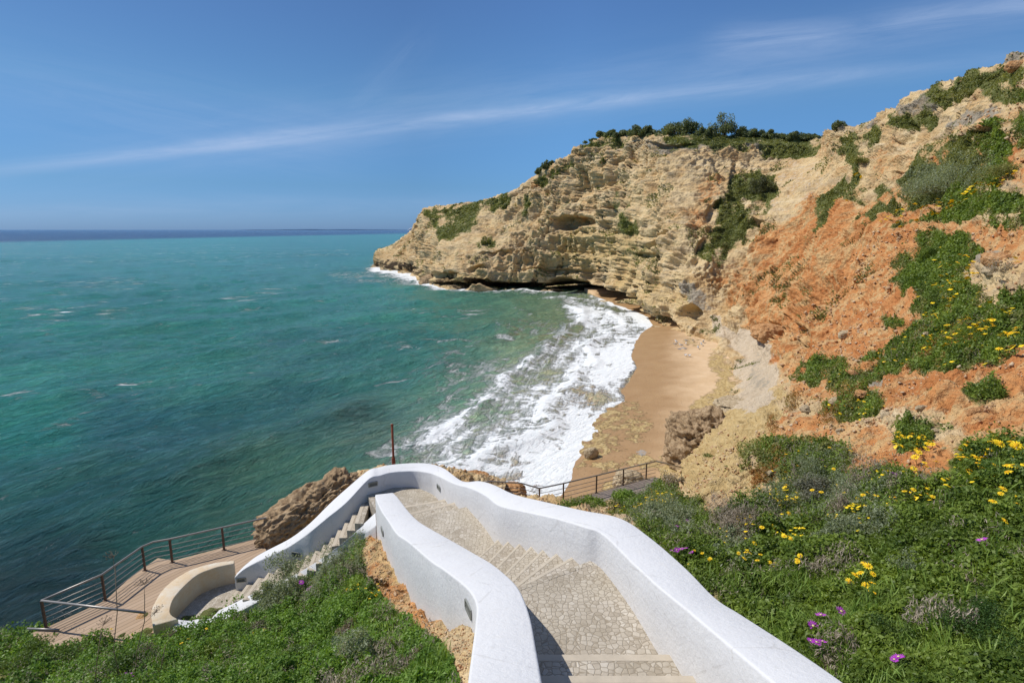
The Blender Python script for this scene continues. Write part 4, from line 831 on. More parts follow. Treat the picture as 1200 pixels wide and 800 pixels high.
def outside(P, r=1):
    i = ((P[:, 0]+14)/.05).astype(int); j = (P[:, 1]/.05).astype(int); ok = (i > r) & (i < 639-r) & (j > r) & (j < 639-r); res = np.ones(len(P), bool); bad = np.zeros(ok.sum(), bool)
    for di in (-r, 0, r):
        for dj in (-r, 0, r): bad |= FG[i[ok]+di, j[ok]+dj]
    res[ok] = ~bad; return res
def scatter_samples(which, n, wfun):
    V2, Fc, vg, tn = terr_bvh[which]; C_ = V2[Fc].mean(1); ar = np.linalg.norm(tn, axis=1); nn_ = tn/(ar[:, None]+1e-12); px, py, f = proj(C_)
    view = C_-np.array([0, 0, CZ]); dist = np.linalg.norm(view, axis=1); cosv = -(view*nn_).sum(1)/dist
    w = ar/dist**2*np.clip(cosv+.15, .03, 1)*(px > -60)*(px < 1260)*(py < 860)*(py > 40)*wfun(px, py, f, vg[Fc].mean(1), C_, nn_)
    if w.sum() <= 0: return None
    idx = rng.choice(len(w), n, p=w/w.sum()); u = rng.random((n, 1)); v = rng.random((n, 1)); q = V2[Fc[idx]]
    P = (q[:, 0]*(1-u)+q[:, 1]*u)*(1-v)+(q[:, 3]*(1-u)+q[:, 2]*u)*v
    return P, nn_[idx], dist[idx], vg[Fc[idx]].mean(1), idx
def rand_unit(n):
    v = rng.normal(size=(n, 3)); return v/np.linalg.norm(v, axis=1, keepdims=True)
def leaves_mesh(name, P, size, normal_bias, col, aspect=.5, tilt=None, direc=None):
    """one rhombus leaf per point, bent along its middle: 2 triangles as a quad"""
    n = len(P); nrm = rand_unit(n)+normal_bias; nrm /= np.linalg.norm(nrm, axis=1, keepdims=True)+1e-9
    d = rand_unit(n) if direc is None else direc+.35*rand_unit(n); d -= nrm*(d*nrm).sum(1)[:, None]; d /= np.linalg.norm(d, axis=1, keepdims=True)+1e-9
    s = np.cross(nrm, d); L = size[:, None]
    a = P-d*L*.5; b = P+s*L*aspect*.5+nrm*L*.08; c = P+d*L*.5; e = P-s*L*aspect*.5+nrm*L*.08
    V = np.stack([a, b, c, e], 1).reshape(-1, 3); Fc = np.arange(4*n).reshape(n, 4)
    me = npmesh(name, V, Fc, False); setattr_col(me, 'lc', np.repeat(col, 4, 0)); return me
def leafcol(n, A_, B_, P=None, seed=0, sc=1.0):
    t = rng.random(n)[:, None]
    if P is not None: t = np.clip(.5*t+.5*(fbm(P*sc, 3, seed)[:, None]*.9+.5), 0, 1)
    return np.array(A_)*(1-t)+np.array(B_)*t*1.0
GREEN = ((.050, .095, .015), (.27, .36, .060)); SAGE = ((.16, .20, .11), (.38, .42, .27)); DRYC = ((.24, .19, .14), (.46, .39, .31)); OLIVE = ((.10, .125, .035), (.34, .34, .11)); BRIGHT = ((.10, .19, .03), (.34, .46, .10)); SUCC = ((.14, .18, .04), (.50, .20, .07))
def veg_noise(P, sc, seed): return fbm(P*sc, 3, seed)
def cover(name, which, n, wfun, s0, pxmin, palette, hgt, label, bias=.6, aspect=.66, seed=0, trans='leaf', csc=1.2, upright=False):
    r_ = scatter_samples(which, n, wfun)
    if r_ is None: print('no', name); return
    P, N_, dist, vg, idx = r_; kk = outside(P); P, N_, dist = P[kk], N_[kk], dist[kk]; n = len(P)
    lump = np.clip(.55+1.5*fbm(P*(1.9/np.maximum(1, dist/14))[:, None], 3, 100+seed), .04, 1.9)
    hh = hgt*np.clip(dist/9, .6, 1.8)*lump
    u = rng.random(n)**.7; P = P+N_*(hh*u*.4)[:, None]+np.array([0, 0, 1])*(hh*u*.6)[:, None]
    size = np.maximum(s0*rng.uniform(.6, 1.4, n), pxmin*dist/667*rng.uniform(.7, 1.3, n))
    col = leafcol(n, *palette, P, seed+3, csc/np.maximum(1, 1)) 
    nb = N_*bias+np.array([0, 0, .3]); dr = None
    if upright: nb = rand_unit(n)*.6; dr = N_*.5+np.array([0, 0, 1.0])+rand_unit(n)*.4
    me = leaves_mesh(name, P, size, nb, col, aspect, direc=dr); tag(link(name, me, M[trans]), label, name.replace('_', ' '), kind='stuff')
blot = lambda seed, sc, lo, hi: (lambda P: sstep(lo, hi, fbm(P*sc, 3, seed)))
SAGE_R = [(960, 570, 80, 34, 1, -15), (1000, 610, 60, 26, .9, -15), (780, 605, 50, 26, 1, 20), (1010, 600, 60, 30, .8), (1000, 550, 40, 20, .6), (1110, 205, 70, 22, 1, -12), (860, 650, 30, 20, .6), (960, 780, 30, 30, .3)]
SAGE_L = [(370, 660, 70, 30, 1.1, -20), (300, 700, 40, 20, .8), (330, 690, 60, 20, .9), (460, 690, 14, 10, .3), (420, 770, 30, 14, .5)]
vegm = lambda v: sstep(.36, .85, v)
def w_green(L):
    def fn(px, py, f, v, C_, N_): return vegm(v)*(1-.85*np.clip(splat(px, py, L), 0, 1))*(f < 45)
    return fn
def w_sage(L, thr=.1):
    def fn(px, py, f, v, C_, N_): return vegm(v)*np.clip(np.clip(splat(px, py, L), 0, 1)*(.6+fbm(C_*1.5, 2, 5)), 0, 1)*(f < 60)
    return fn
cover('ground_cover', 0, 290000, w_green(SAGE_R), .050, 2.3, GREEN, .16, 'dense green clover like ground cover on the slope right of the stairs', seed=1)
cover('ground_cover', 1, 200000, w_green(SAGE_L), .048, 2.3, ((.065, .14, .018), (.25, .40, .07)), .17, 'dense bright green ground cover on the mound left of the stairs', seed=2)
cover('grey_scrub', 0, 60000, w_sage(SAGE_R), .05, 2.0, SAGE, .24, 'soft grey green scrub mixed through the right hand slope', seed=3, aspect=.28, bias=.2)
cover('grey_scrub', 1, 60000, w_sage(SAGE_L), .05, 2.0, SAGE, .28, 'soft grey green scrub at the top of the left mound', seed=4, aspect=.28, bias=.2)
cover('dry_plants', 0, 34000, lambda px, py, f, v, C_, N_: vegm(v)*sstep(.10, .35, fbm(C_*.9, 3, 71))*(f < 30)*(.15+splat(px, py, [(930, 600, 90, 60, 1), (1000, 570, 60, 40, 1), (850, 630, 30, 30, 1)])), .05, 1.7, DRYC, .30, 'dry greyish brown stems and seed heads among the right hand plants', seed=5, aspect=.18, trans='dry', upright=True)
cover('dry_plants', 1, 22000, lambda px, py, f, v, C_, N_: vegm(v)*sstep(.12, .35, fbm(C_*1.1, 3, 72)), .05, 1.7, DRYC, .30, 'dry greyish brown stems among the left mound plants', seed=6, aspect=.18, trans='dry', upright=True)
cover('grass', 0, 9000, lambda px, py, f, v, C_, N_: vegm(v)*(f < 12)*(.12+splat(px, py, [(980, 770, 90, 50, 1.5), (900, 690, 60, 30, .6), (1130, 780, 70, 30, .5)])), .17, 2.5, BRIGHT, .18, 'long green grass blades beside the right hand wall', seed=7, aspect=.07, upright=True)
cover('grass', 1, 12000, lambda px, py, f, v, C_, N_: vegm(v)*(f < 12), .13, 2.5, BRIGHT, .18, 'scattered green grass blades on the left mound', seed=8, aspect=.08, upright=True)
cover('succulents', 0, 12000, lambda px, py, f, v, C_, N_: splat(px, py, [(985, 475, 34, 10, 1, -40), (900, 555, 26, 9, 1, -40), (905, 530, 14, 8, .6), (1060, 425, 50, 12, .6, -10), (930, 470, 8, 14, 1, 30), (905, 498, 7, 10, 1), (1110, 395, 60, 20, .35)])*(f < 60), .07, 2.0, SUCC, .16, 'reddish green ice plant mats hanging on the orange slope', seed=9, aspect=.3)
cover('low_scrub', 0, 70000, lambda px, py, f, v, C_, N_: vegm(v)*(f >= 40)*(.25+np.clip(.5+1.2*fbm(C_*.7, 3, 222), 0, 1.5)), .14, 1.9, OLIVE, .10, 'olive green low scrub clinging to the upper cliff and gully', seed=10, csc=.25)
cover('low_scrub', 0, 40000, lambda px, py, f, v, C_, N_: sstep(.25, .42, v+.3*fbm(C_*.5, 3, 81))*(f >= 14)*(f < 45)*(v < .75), .07, 2.0, OLIVE, .10, 'small olive tufts dotting the bare orange soil', seed=12, csc=.5)
cover('low_scrub', 0, 22000, lambda px, py, f, v, C_, N_: sstep(.28, .5, fbm(C_*.16, 3, 191)+.25*fbm(C_*.9, 2, 192))*(f >= 45)*(v < .6)*sstep(.1, .5, N_[:, 2]), .13, 1.8, OLIVE, .05, 'scattered olive tufts over the bare cliff face', seed=14, csc=.4)
# pebbles and crumbs
r_ = scatter_samples(0, 12000, lambda px, py, f, v, C_, N_: (v < .4)*(f < 55)*((px > 915)|(py > 500))*np.clip(.2+fbm(C_*.8, 3, 66), 0, 1)); r_2 = scatter_samples(1, 6000, lambda px, py, f, v, C_, N_: (v < .45)*(px > 380)*1.0)
def pebbles(r_, name, label):
    P, N_, dist, vg, idx = r_; kk = outside(P); P, N_, dist = P[kk], N_[kk], dist[kk]; n = len(P); s = np.maximum(.012, dist/667*rng.uniform(.35, 1.6, n)*rng.random(n)**1.2*1.7)
    O_ = np.array([[1, 0, 0], [0, 1, 0], [-1, 0, 0], [0, -1, 0], [0, 0, .75], [0, 0, -.75]], float); T_ = np.array([[0, 1, 4], [1, 2, 4], [2, 3, 4], [3, 0, 4], [1, 0, 5], [2, 1, 5], [3, 2, 5], [0, 3, 5]])
    V = O_[None]*(1+.35*rng.normal(size=(n, 6, 1)))*s[:, None, None]; a = rng.random(n)*6.28; ca, sa = np.cos(a)[:, None], np.sin(a)[:, None]
    V = np.stack([V[..., 0]*ca-V[..., 1]*sa, V[..., 0]*sa+V[..., 1]*ca, V[..., 2]], -1)+P[:, None]+N_[:, None]*s[:, None, None]*.3
    Fc = (T_[None]+np.arange(n)[:, None, None]*6).reshape(-1, 3); me = npmesh(name, V.reshape(-1, 3), Fc, False)
    t = rng.random((n, 1)); c_ = np.array([.40, .19, .08])*(1-t)+np.array([.58, .45, .30])*t; setattr_col(me, 'lc', np.repeat(c_, 6, 0)); tag(link(name, me, M['crumb']), label, 'pebbles', kind='stuff')
mm = NT('earth_crumbs'); mm.bsdf(mm.attr('lc'), .95, spec=.1); M['crumb'] = mm.m
pebbles(r_, 'pebbles', 'orange and cream crumbs of rock over the right hand slope'); pebbles(r_2, 'pebbles', 'orange and cream crumbs of earth along the foot of the dividing wall')
print('cover', round(time.time()-T0, 1))
# ------------------------------------------------------------------ shrubs and trees as things
def blob_leaves(n, rad, sizes, palette, seed, aspect=.5, hollow=.35, clumps=14):
    """leaf cloud in clumps within an ellipsoid, origin at its base"""
    cc = rand_unit(clumps)*rng.uniform(.35, .95, (clumps, 1)); cc[:, 2] = np.abs(cc[:, 2])*.9
    k = rng.integers(0, clumps, n); cr = rng.uniform(.22, .45, clumps)
    P = cc[k]+rand_unit(n)*(cr[k]*rng.random(n)**.45)[:, None]
    P = P*np.array(rad); P[:, 2] = np.maximum(P[:, 2], -rad[2]*.05)
    s = rng.uniform(*sizes, n); tone = rng.random(clumps)[k]*.5+rng.random(n)*.5; col = np.array(palette[0])*(1-tone[:, None])+np.array(palette[1])*tone[:, None]
    out = P/np.array(rad); return P, s, out, col, cc*np.array(rad)
def shrub(name, px, py, wpx, hpx, palette, n, label, cat='shrub', group=None, leafpx=2.0, aspect=.4, trunk=False, lift=0, base=None):
    r_ = hit(px, py)
    if base is None:
        if r_ is None: print('shrub miss', px, py); return
        c = r_[0]
    else: c = Vector(base)
    t = proj(np.array(c))[2]; k = t/667
    rad = (wpx*k/2, wpx*k/2, hpx*k*(.62 if not trunk else .5)); o = empty(name, tuple(c+Vector((0, 0, -.03*hpx*k)))); tag(o, label, cat, group)
    P, s, out, col, cc = blob_leaves(n, rad, (leafpx*k*.6, leafpx*k*1.4), palette, 0, clumps=12 if n < 3000 else 22)
    th = hpx*k*.16 if trunk else 0; P[:, 2] += th
    me = leaves_mesh('foliage', P, s, out*.8, col, aspect); link('foliage' if not trunk else 'crown', me, M['leaf'], o)
    bm = bmesh.new()
    if trunk:
        tube(bm, [(0, 0, -.3), (0.02, 0, th*.6), (.05*rad[0], 0, th+rad[2]*.6)], [max(.05, hpx*k*.035), max(.04, hpx*k*.028), .02], 7)
    for c_ in cc[:7]: tube(bm, [(0, 0, th*.8-.05), tuple(c_*.5+np.array([0, 0, th])), tuple(c_+np.array([0, 0, th]))], [max(.008, hpx*k*.012), max(.006, hpx*k*.009), .004], 5)
    link('trunk' if trunk else 'stem', bm_mesh(bm, 'stem', True), M['bark'], o); return o
PINE = ((.075, .105, .045), (.26, .29, .13)); RIDGE = [(703, 166, 14, 9, 0), (718, 163, 16, 10, 0), (733, 163, 14, 8, 0), (747, 161, 20, 14, 0), (761, 161, 16, 14, 0), (789, 160, 24, 16, 0), (812, 160, 24, 21, 0), (830, 160, 14, 14, 0), (851, 160, 32, 30, 1), (870, 160, 14, 12, 0), (884, 160, 20, 12, 0), (900, 162, 22, 13, 1), (918, 163, 18, 10, 0), (935, 166, 20, 10, 0), (952, 167, 20, 8, 0), (642, 207, 13, 12, 0), (633, 212, 10, 8, 0), (987, 158, 14, 10, 1)]
LB = ['rounded dark tree on the cliff edge', 'pointed dark pine over the cliff']
where = ['leftmost of the row', 'second from the left', 'third from the left', 'bigger than its left neighbours', 'beside the gap', 'right of the gap', 'bushy one left of the tallest', 'narrow one just left of the tallest', 'tallest of all', 'small one right of the tallest', 'low and round', 'wispy topped', 'low one above the gully', 'low one near the saddle', 'last of the row at the saddle', 'lone tree on the descending ridge', 'lower bush beside the lone tree', 'single shrub on the saddle by the right hill']
for i, (x, y, w, h_, kind) in enumerate(RIDGE):
    b = None
    for yy in range(0, 26):
        rr_ = hit(x, y-8+yy)
        if rr_ is not None: b = rr_[0]; break
    if b is None: continue
    shrub('pine_tree' if kind else 'ridge_tree', x, y, w*1.3, h_*1.75, PINE, 2600, LB[kind]+', '+where[i], 'tree', 'trees along the cliff top', 2.2, .4, True, base=b+Vector((0, 1.2, -.2)))
for i in range(22):
    x = [697, 711, 726, 740, 754, 768, 778, 784, 800, 806, 820, 836, 842, 862, 877, 892, 908, 914, 926, 941, 948, 958][i]; b = None
    for yy in range(0, 30):
        rr_ = hit(x, 150+yy)
        if rr_ is not None: b = rr_[0]; break
    if b is not None: shrub('ridge_bush', x, 165, random.uniform(16, 26), random.uniform(8, 14), PINE, 1300, 'low rounded bush filling the row between the cliff top trees', group='bushes between the cliff top trees', leafpx=2.2, base=b+Vector((0, random.uniform(.5, 3), -.1)))
for (x, y, w, h_, pal, n_, lab) in [(1105, 222, 110, 52, SAGE, 9000, 'wide grey green bush high on the right hand hill'), (1178, 205, 60, 30, OLIVE, 4000, 'dark green bush at the right edge above the yellow daisies'), (893, 225, 34, 34, ((.05, .06, .03), (.15, .16, .08)), 3500, 'dark grey bush in the gully of the cliff'), (742, 270, 24, 16, OLIVE, 1200, 'olive bush in the cleft of the headland face'), (706, 190, 10, 10, OLIVE, 600, 'small dark bush high on the headland face'), (570, 285, 12, 16, OLIVE, 600, 'upright dark bush low on the headland'), (1180, 318, 40, 26, DRYC, 2200, 'dry grey brown bush behind the stone at the right edge'),
   (366, 668, 96, 58, SAGE, 12000, 'rounded grey green bush at the top of the left mound'), (326, 702, 60, 36, SAGE, 6000, 'grey green bush touching the lower stair wall'), (775, 612, 76, 36, SAGE, 8000, 'soft grey green bush behind the right hand wall'), (745, 592, 60, 22, BRIGHT, 5000, 'bright green bush by the boardwalk with yellow flowers'), (790, 568, 34, 34, DRYC, 1800, 'bare twiggy bush at the end of the boardwalk'), (815, 598, 46, 30, GREEN, 4000, 'green bush below the yellow rock'), (885, 558, 22, 14, ((.2, .08, .03), (.35, .2, .08)), 1000, 'small reddish succulent on the yellow rock'), (845, 600, 14, 12, SAGE, 500, 'tiny grey bush on the bare rock right of the green bush'),
   (962, 578, 76, 32, ((.12, .13, .09), (.27, .26, .20)), 6000, 'grey purple dry bush in the middle of the right slope'), (995, 622, 56, 30, SAGE, 5000, 'blue grey bush below the dry one on the right slope'), (438, 624, 34, 14, GREEN, 1600, 'small green tuft against the end of the dividing wall'), (1070, 517, 46, 30, GREEN, 4000, 'round green daisy bush on the orange earth'), (832, 534, 14, 6, OLIVE, 300, 'tiny dark bush on the yellow slope'),
   (150, 785, 70, 34, ((.03, .07, .015), (.14, .22, .05)), 6000, 'dark leafy bush at the bottom left in front of the deck'), (40, 775, 80, 34, ((.04, .08, .02), (.18, .26, .06)), 6000, 'dark green bush in the bottom left corner'), (250, 770, 60, 26, GREEN, 4000, 'green bush low on the left mound below the curved wall'), (300, 745, 44, 20, ((.10, .11, .06), (.26, .25, .16)), 3000, 'brownish dry bush on the left mound below the flight'), (415, 735, 50, 22, DRYC, 2600, 'dry twiggy bush in the middle of the left mound'), (480, 770, 44, 22, ((.03, .08, .015), (.17, .28, .05)), 4000, 'deep green bush on the left mound near the divider wall'), (420, 690, 44, 22, BRIGHT, 3600, 'bright green bush with yellow flowers by the bare strip'), (350, 775, 56, 24, ((.05, .10, .03), (.22, .30, .10)), 4500, 'blue green bush at the bottom of the left mound'),
   (1150, 735, 110, 50, ((.02, .06, .012), (.13, .22, .05)), 9000, 'dark broad leaved bush at the lower right edge'), (1050, 745, 70, 30, ((.04, .09, .02), (.20, .28, .06)), 6000, 'leafy green bush low on the right slope'), (900, 690, 50, 24, GREEN, 4500, 'round leafy bush close to the parapet on the right'), (1130, 640, 80, 34, ((.05, .09, .02), (.24, .30, .09)), 6500, 'yellow green bush in the middle of the right slope'), (1180, 560, 60, 36, ((.03, .08, .015), (.16, .26, .05)), 6000, 'thick daisy bush at the right edge'), (890, 610, 46, 22, ((.14, .13, .09), (.30, .28, .20)), 3500, 'brownish grey bush right of the rocky nose'), (1080, 660, 60, 26, ((.13, .17, .09), (.33, .37, .22)), 5000, 'silvery bush among the green on the right slope'), (930, 650, 40, 20, BRIGHT, 3500, 'light green bush left of the blue grey one'), (960, 540, 44, 18, GREEN, 3500, 'green bush at the top of the planted right slope'), (1090, 300, 40, 24, GREEN, 3000, 'green bush at the top of the daisy patch by the grey stone'), (1100, 350, 44, 24, ((.05, .10, .02), (.24, .33, .07)), 3200, 'green bush below the daisy patch by the grey stone'), (1150, 395, 60, 26, GREEN, 4500, 'green bush at the right of the hill daisy belt'), (1060, 420, 44, 20, GREEN, 3000, 'green bush at the left of the hill daisy belt'), (1010, 190, 30, 14, OLIVE, 1200, 'olive bush on the crest of the right hill'), (1140, 110, 40, 12, OLIVE, 1500, 'olive bush high under the skyline of the right hill'),
   (900, 385, 6, 10, OLIVE, 300, 'tuft hanging in the orange gully'), (1050, 384, 12, 6, OLIVE, 400, 'small round tuft on the orange soil'), (1170, 465, 40, 20, GREEN, 2400, 'green tuft on the orange bank at the right')]:
    shrub('shrub', x, y, w, h_, pal, n_, lab, leafpx=2.6 if y > 500 else 1.8)
print('shrubs', round(time.time()-T0, 1))
# ------------------------------------------------------------------ flowers
def daisy_mesh(r, petals, droop=.1, seed=0, wide=.9):
    rs = random.Random(seed); bm = bmesh.new()
    for i in range(petals):
        a = 2*math.pi*i/petals+rs.uniform(-.06, .06); w = math.pi/petals*wide; c = bm.verts.new((math.cos(a)*r*.15, math.sin(a)*r*.15, 0))
        l = bm.verts.new((math.cos(a-w)*r*.68, math.sin(a-w)*r*.68, r*.05)); t_ = bm.verts.new((math.cos(a)*r*rs.uniform(.93, 1.05), math.sin(a)*r, -droop*r*rs.uniform(0, 1))); q = bm.verts.new((math.cos(a+w)*r*.68, math.sin(a+w)*r*.68, r*.05))
        bm.faces.new((c, l, t_, q))
    return bm_mesh(bm, 'petals')
def disc_mesh(r):
    bm = bmesh.new(); bmesh.ops.create_uvsphere(bm, u_segments=8, v_segments=5, radius=r); bmesh.ops.scale(bm, verts=bm.verts[:], vec=(1, 1, .5)); return bm_mesh(bm, 'disc', True)
def stem_mesh(L, r=.0025):
    bm = bmesh.new(); tube(bm, [(0, 0, -L), (.01, .005, -L*.5), (0, 0, -.002)], r, 5); return bm_mesh(bm, 'stem')
yp = [daisy_mesh(1, 11, .15, s_) for s_ in range(3)]; yd = disc_mesh(.36); pp = [daisy_mesh(1, 16, -.25, s_, .8) for s_ in range(2)]; pd = disc_mesh(.22); sm = stem_mesh(3.2, .06)
for me_, mt_ in [(yp[0], 'petal_y'), (yp[1], 'petal_y'), (yp[2], 'petal_y'), (yd, 'disc_y'), (pp[0], 'petal_p'), (pp[1], 'petal_p'), (pd, 'disc_p')]: me_.materials.append(M[mt_])
mm = NT('green_stem'); mm.bsdf((.08, .15, .03), .7); M['stem'] = mm.m; sm.materials.append(M['stem'])
def flower(kind, px, py, rpx, label, group):
    r_ = hit(px, py)
    if r_ is None: return
    t = (Vector((0, 0, CZ))-r_[0]).length; r = rpx*t/667
    # slide a little towards the viewer so it stands above the leaves
    lift = .17*min(1.8, max(.95, t/9))*1.85
    vd = Vector(ray(px, py)).normalized(); s_ = lift/max(.15, abs(vd.z)+.35)
    loc = r_[0]-vd*s_
    o = empty('yellow_daisy' if kind == 'y' else 'magenta_flower', tuple(loc)); sc = r
    o.scale = (sc, sc, sc); o.rotation_euler = (random.uniform(.05, .6), random.uniform(-.35, .35), random.uniform(0, 6.28))
    tag(o, label, 'flower', group)
    for nm, me_ in (('petals', random.choice(yp if kind == 'y' else pp)), ('disc', yd if kind == 'y' else pd), ('stem', sm)):
        if nm == 'stem' and t > 30: continue
        c_ = bpy.data.objects.new(nm, me_); COL.objects.link(c_); c_.parent = o
        if nm == 'disc': c_.location = (0, 0, .06)
random.seed(21)
YF = [  # (cx,cy,rx,ry,count,radius px,rot,label,group)
 (1165, 530, 40, 24, 34, 4.3, -10, 'large yellow daisy on the thick bush at the right edge', 'daisies on the right edge bush'),
 (1100, 545, 40, 14, 14, 3.6, 0, 'yellow daisy at the left side of the right edge bush', 'daisies beside the right edge bush'),
 (1070, 515, 24, 14, 22, 3.4, 0, 'yellow daisy on the round bush on orange earth', 'daisies on the round bush'),
 (1115, 380, 50, 16, 30, 2.8, -10, 'yellow daisy in the middle daisy belt of the hill', 'daisies in the hill belt'),
 (1165, 395, 34, 14, 26, 3.2, -5, 'yellow daisy at the right end of the hill belt', 'daisies at the right end of the belt'),
 (1070, 412, 50, 12, 20, 2.4, -12, 'yellow daisy at the lower left of the hill belt', 'daisies at the lower left of the belt'),
 (1122, 315, 22, 18, 24, 2.4, 0, 'yellow daisy on the patch near the grey stone', 'daisies near the grey stone'),
 (1100, 340, 26, 14, 10, 2.2, 0, 'yellow daisy low on the patch near the grey stone', 'daisies low on the stone patch'),
 (1070, 245, 44, 5, 22, 1.9, -18, 'yellow daisy under the wide grey bush', 'daisies under the grey bush'),
 (1160, 212, 34, 5, 14, 2.0, -22, 'yellow daisy above the wide grey bush', 'daisies above the grey bush'),
 (1000, 470, 30, 12, 12, 2.0, -20, 'yellow daisy near the ice plant mats', 'daisies near the ice plant'),
 (975, 440, 22, 8, 6, 2.0, 0, 'yellow daisy on the green tuft above the gully', 'daisies on the gully tuft'),
 (960, 535, 40, 14, 10, 2.4, 0, 'yellow daisy above the dry bush', 'daisies above the dry bush'),
 (925, 580, 60, 20, 22, 2.6, -20, 'yellow daisy round the dry bush', 'daisies round the dry bush'),
 (905, 640, 40, 22, 22, 3.0, 0, 'yellow daisy in the greenery left of centre on the slope', 'daisies in the lower greenery'),
 (1010, 680, 18, 24, 13, 4.2, 0, 'yellow daisy low on the right slope', 'daisies low on the right slope'),
 (1045, 578, 50, 12, 16, 2.8, 0, 'yellow daisy below the round bush', 'daisies below the round bush'),
 (1180, 590, 30, 24, 6, 3.6, 0, 'yellow daisy below the right edge bush', 'daisies below the right edge bush'),
 (765, 580, 26, 8, 22, 2.0, -25, 'yellow daisy on the bush by the boardwalk', 'daisies on the boardwalk bush'),
 (728, 593, 16, 5, 9, 2.2, -15, 'yellow daisy nearest the white wall by the boardwalk', 'daisies near the wall by the boardwalk'),
 (815, 650, 18, 12, 8, 2.2, 0, 'yellow daisy beside the wall behind the magenta flowers', 'daisies beside the magenta flowers'),
 (425, 692, 22, 12, 22, 1.9, 0, 'yellow flower on the left mound by the bare earth', 'yellow flowers on the left mound'),
 (270, 745, 60, 14, 8, 1.9, -10, 'yellow flower low on the left mound', 'yellow flowers low on the left mound'),
 (160, 738, 60, 6, 5, 2.0, 0, 'yellow flower at the edge of the left deck', 'yellow flowers by the left deck'),
 (1195, 320, 10, 20, 3, 2.4, 0, 'yellow daisy behind the dry bush at the right', 'daisies behind the dry bush')]
for (cx, cy, rx, ry, cnt, rp, rot, lab, grp) in YF:
    for k in range(int(cnt*.86)+1):
        a = random.uniform(0, 6.28); q = math.sqrt(random.random()); u, v = q*math.cos(a)*rx*1.1, q*math.sin(a)*ry*1.1; ra = math.radians(rot)
        flower('y', cx+u*math.cos(ra)-v*math.sin(ra), cy+u*math.sin(ra)+v*math.cos(ra), rp*random.uniform(.75, 1.2)*.9, lab, grp)
for (x, y, rp, lab, grp) in [(799, 600, 2.6, 'magenta flower on the grey green bush behind the wall', 'magenta flowers on the grey bush'), (803, 606, 2.6, 0, 0), (806, 611, 3, 0, 0), (818, 619, 2.4, 0, 0), (807, 625, 2.6, 0, 0), (768, 608, 2.4, 0, 0), (793, 616, 2.2, 0, 0),
  (788, 645, 3, 'magenta flower in the tight row beside the parapet', 'magenta flowers beside the parapet'), (793, 644, 3, 0, 0), (798, 643, 3, 0, 0), (803, 642, 3, 0, 0), (810, 647, 3, 0, 0),
  (962, 720, 5, 'magenta flower in the cluster by the lower grass', 'magenta flowers by the lower grass'), (953, 733, 5.5, 0, 0), (986, 716, 5.5, 0, 0), (957, 752, 4.5, 0, 0), (964, 751, 4, 0, 0), (950, 750, 3.5, 0, 0), (917, 719, 3, 0, 0),
  (1053, 769, 5, 'magenta flower lowest on the right slope', 'lowest magenta flowers'), (1048, 772, 3.5, 0, 0),
  (1121, 635, 4.5, 'magenta flower in the middle of the right slope', 'magenta flowers mid slope'), (1116, 639, 3.5, 0, 0), (1151, 632, 4.5, 0, 0), (1153, 637, 3.5, 0, 0), (962, 538, 2.6, 'magenta flower high above the dry bush', 'high magenta flowers'), (1049, 555, 3, 0, 0),
  (353, 682, 3, 'magenta flower on the left mound', 'magenta flowers on the left mound'), (366, 686, 3, 0, 0), (361, 691, 2.6, 0, 0), (152, 790, 5, 'single violet flower at the bottom left', 'violet flower')]:
    if lab: LASTL, LASTG = lab, grp
    flower('p', x, y, rp*1.05, LASTL, LASTG)
def flower_scatter(n, L):
    r_ = scatter_samples(0, n, lambda px, py, f, v, C_, N_: (v > .35)*np.clip(splat(px, py, L), 0, 1)*(f > 9)*np.clip(.2+1.5*fbm(C_*.9, 2, 300), 0, 1))
    P, N_, dist, vg, idx = r_; kk = outside(P, 3); P, dist = P[kk], dist[kk]; n = len(P); vd = (P-np.array([0, 0, CZ]))/dist[:, None]
    P = P-vd*(.17*np.clip(dist/9, .8, 1.8)*1.5/(np.abs(vd[:, 2])+.5))[:, None]; r = dist/667*rng.uniform(1.1, 2.3, n); k = 9; a = np.arange(k)/k*2*np.pi
    ring = np.stack([np.cos(a), np.sin(a), 0*a], 1)*np.where(np.arange(k) % 2, .72, 1.0)[:, None]; base_ = np.vstack([ring, [[0, 0, .18]]]); tl = rng.normal(size=(n, 2))*.35
    V = base_[None]*r[:, None, None]; V[..., 2] += V[..., 0]*tl[:, :1]+V[..., 1]*tl[:, 1:]-V[..., 1]*.25; V = V+P[:, None]
    T_ = np.array([[i, (i+1) % k, k] for i in range(k)]); Fc = (T_[None]+np.arange(n)[:, None, None]*(k+1)).reshape(-1, 3)
    o = link('small_yellow_flowers', npmesh('small_yellow_flowers', V.reshape(-1, 3), Fc, False), M['petal_y']); tag(o, 'many tiny yellow flower heads dotted through the hillside plants', 'flowers', kind='stuff')
flower_scatter(900, [(1115, 385, 90, 34, .8, -10), (1120, 320, 34, 30, .9), (1080, 250, 80, 10, 1, -16), (1165, 215, 50, 10, 1, -22), (1070, 410, 60, 20, .6), (1170, 400, 50, 24, 1), (1160, 540, 60, 30, .9), (1080, 560, 90, 30, .5), (940, 590, 110, 40, .5), (765, 585, 50, 14, .9, -20), (1070, 515, 26, 16, .8), (1170, 600, 50, 30, .4), (990, 470, 50, 24, .5), (900, 650, 80, 30, .4), (1000, 215, 50, 10, .4, -52)])
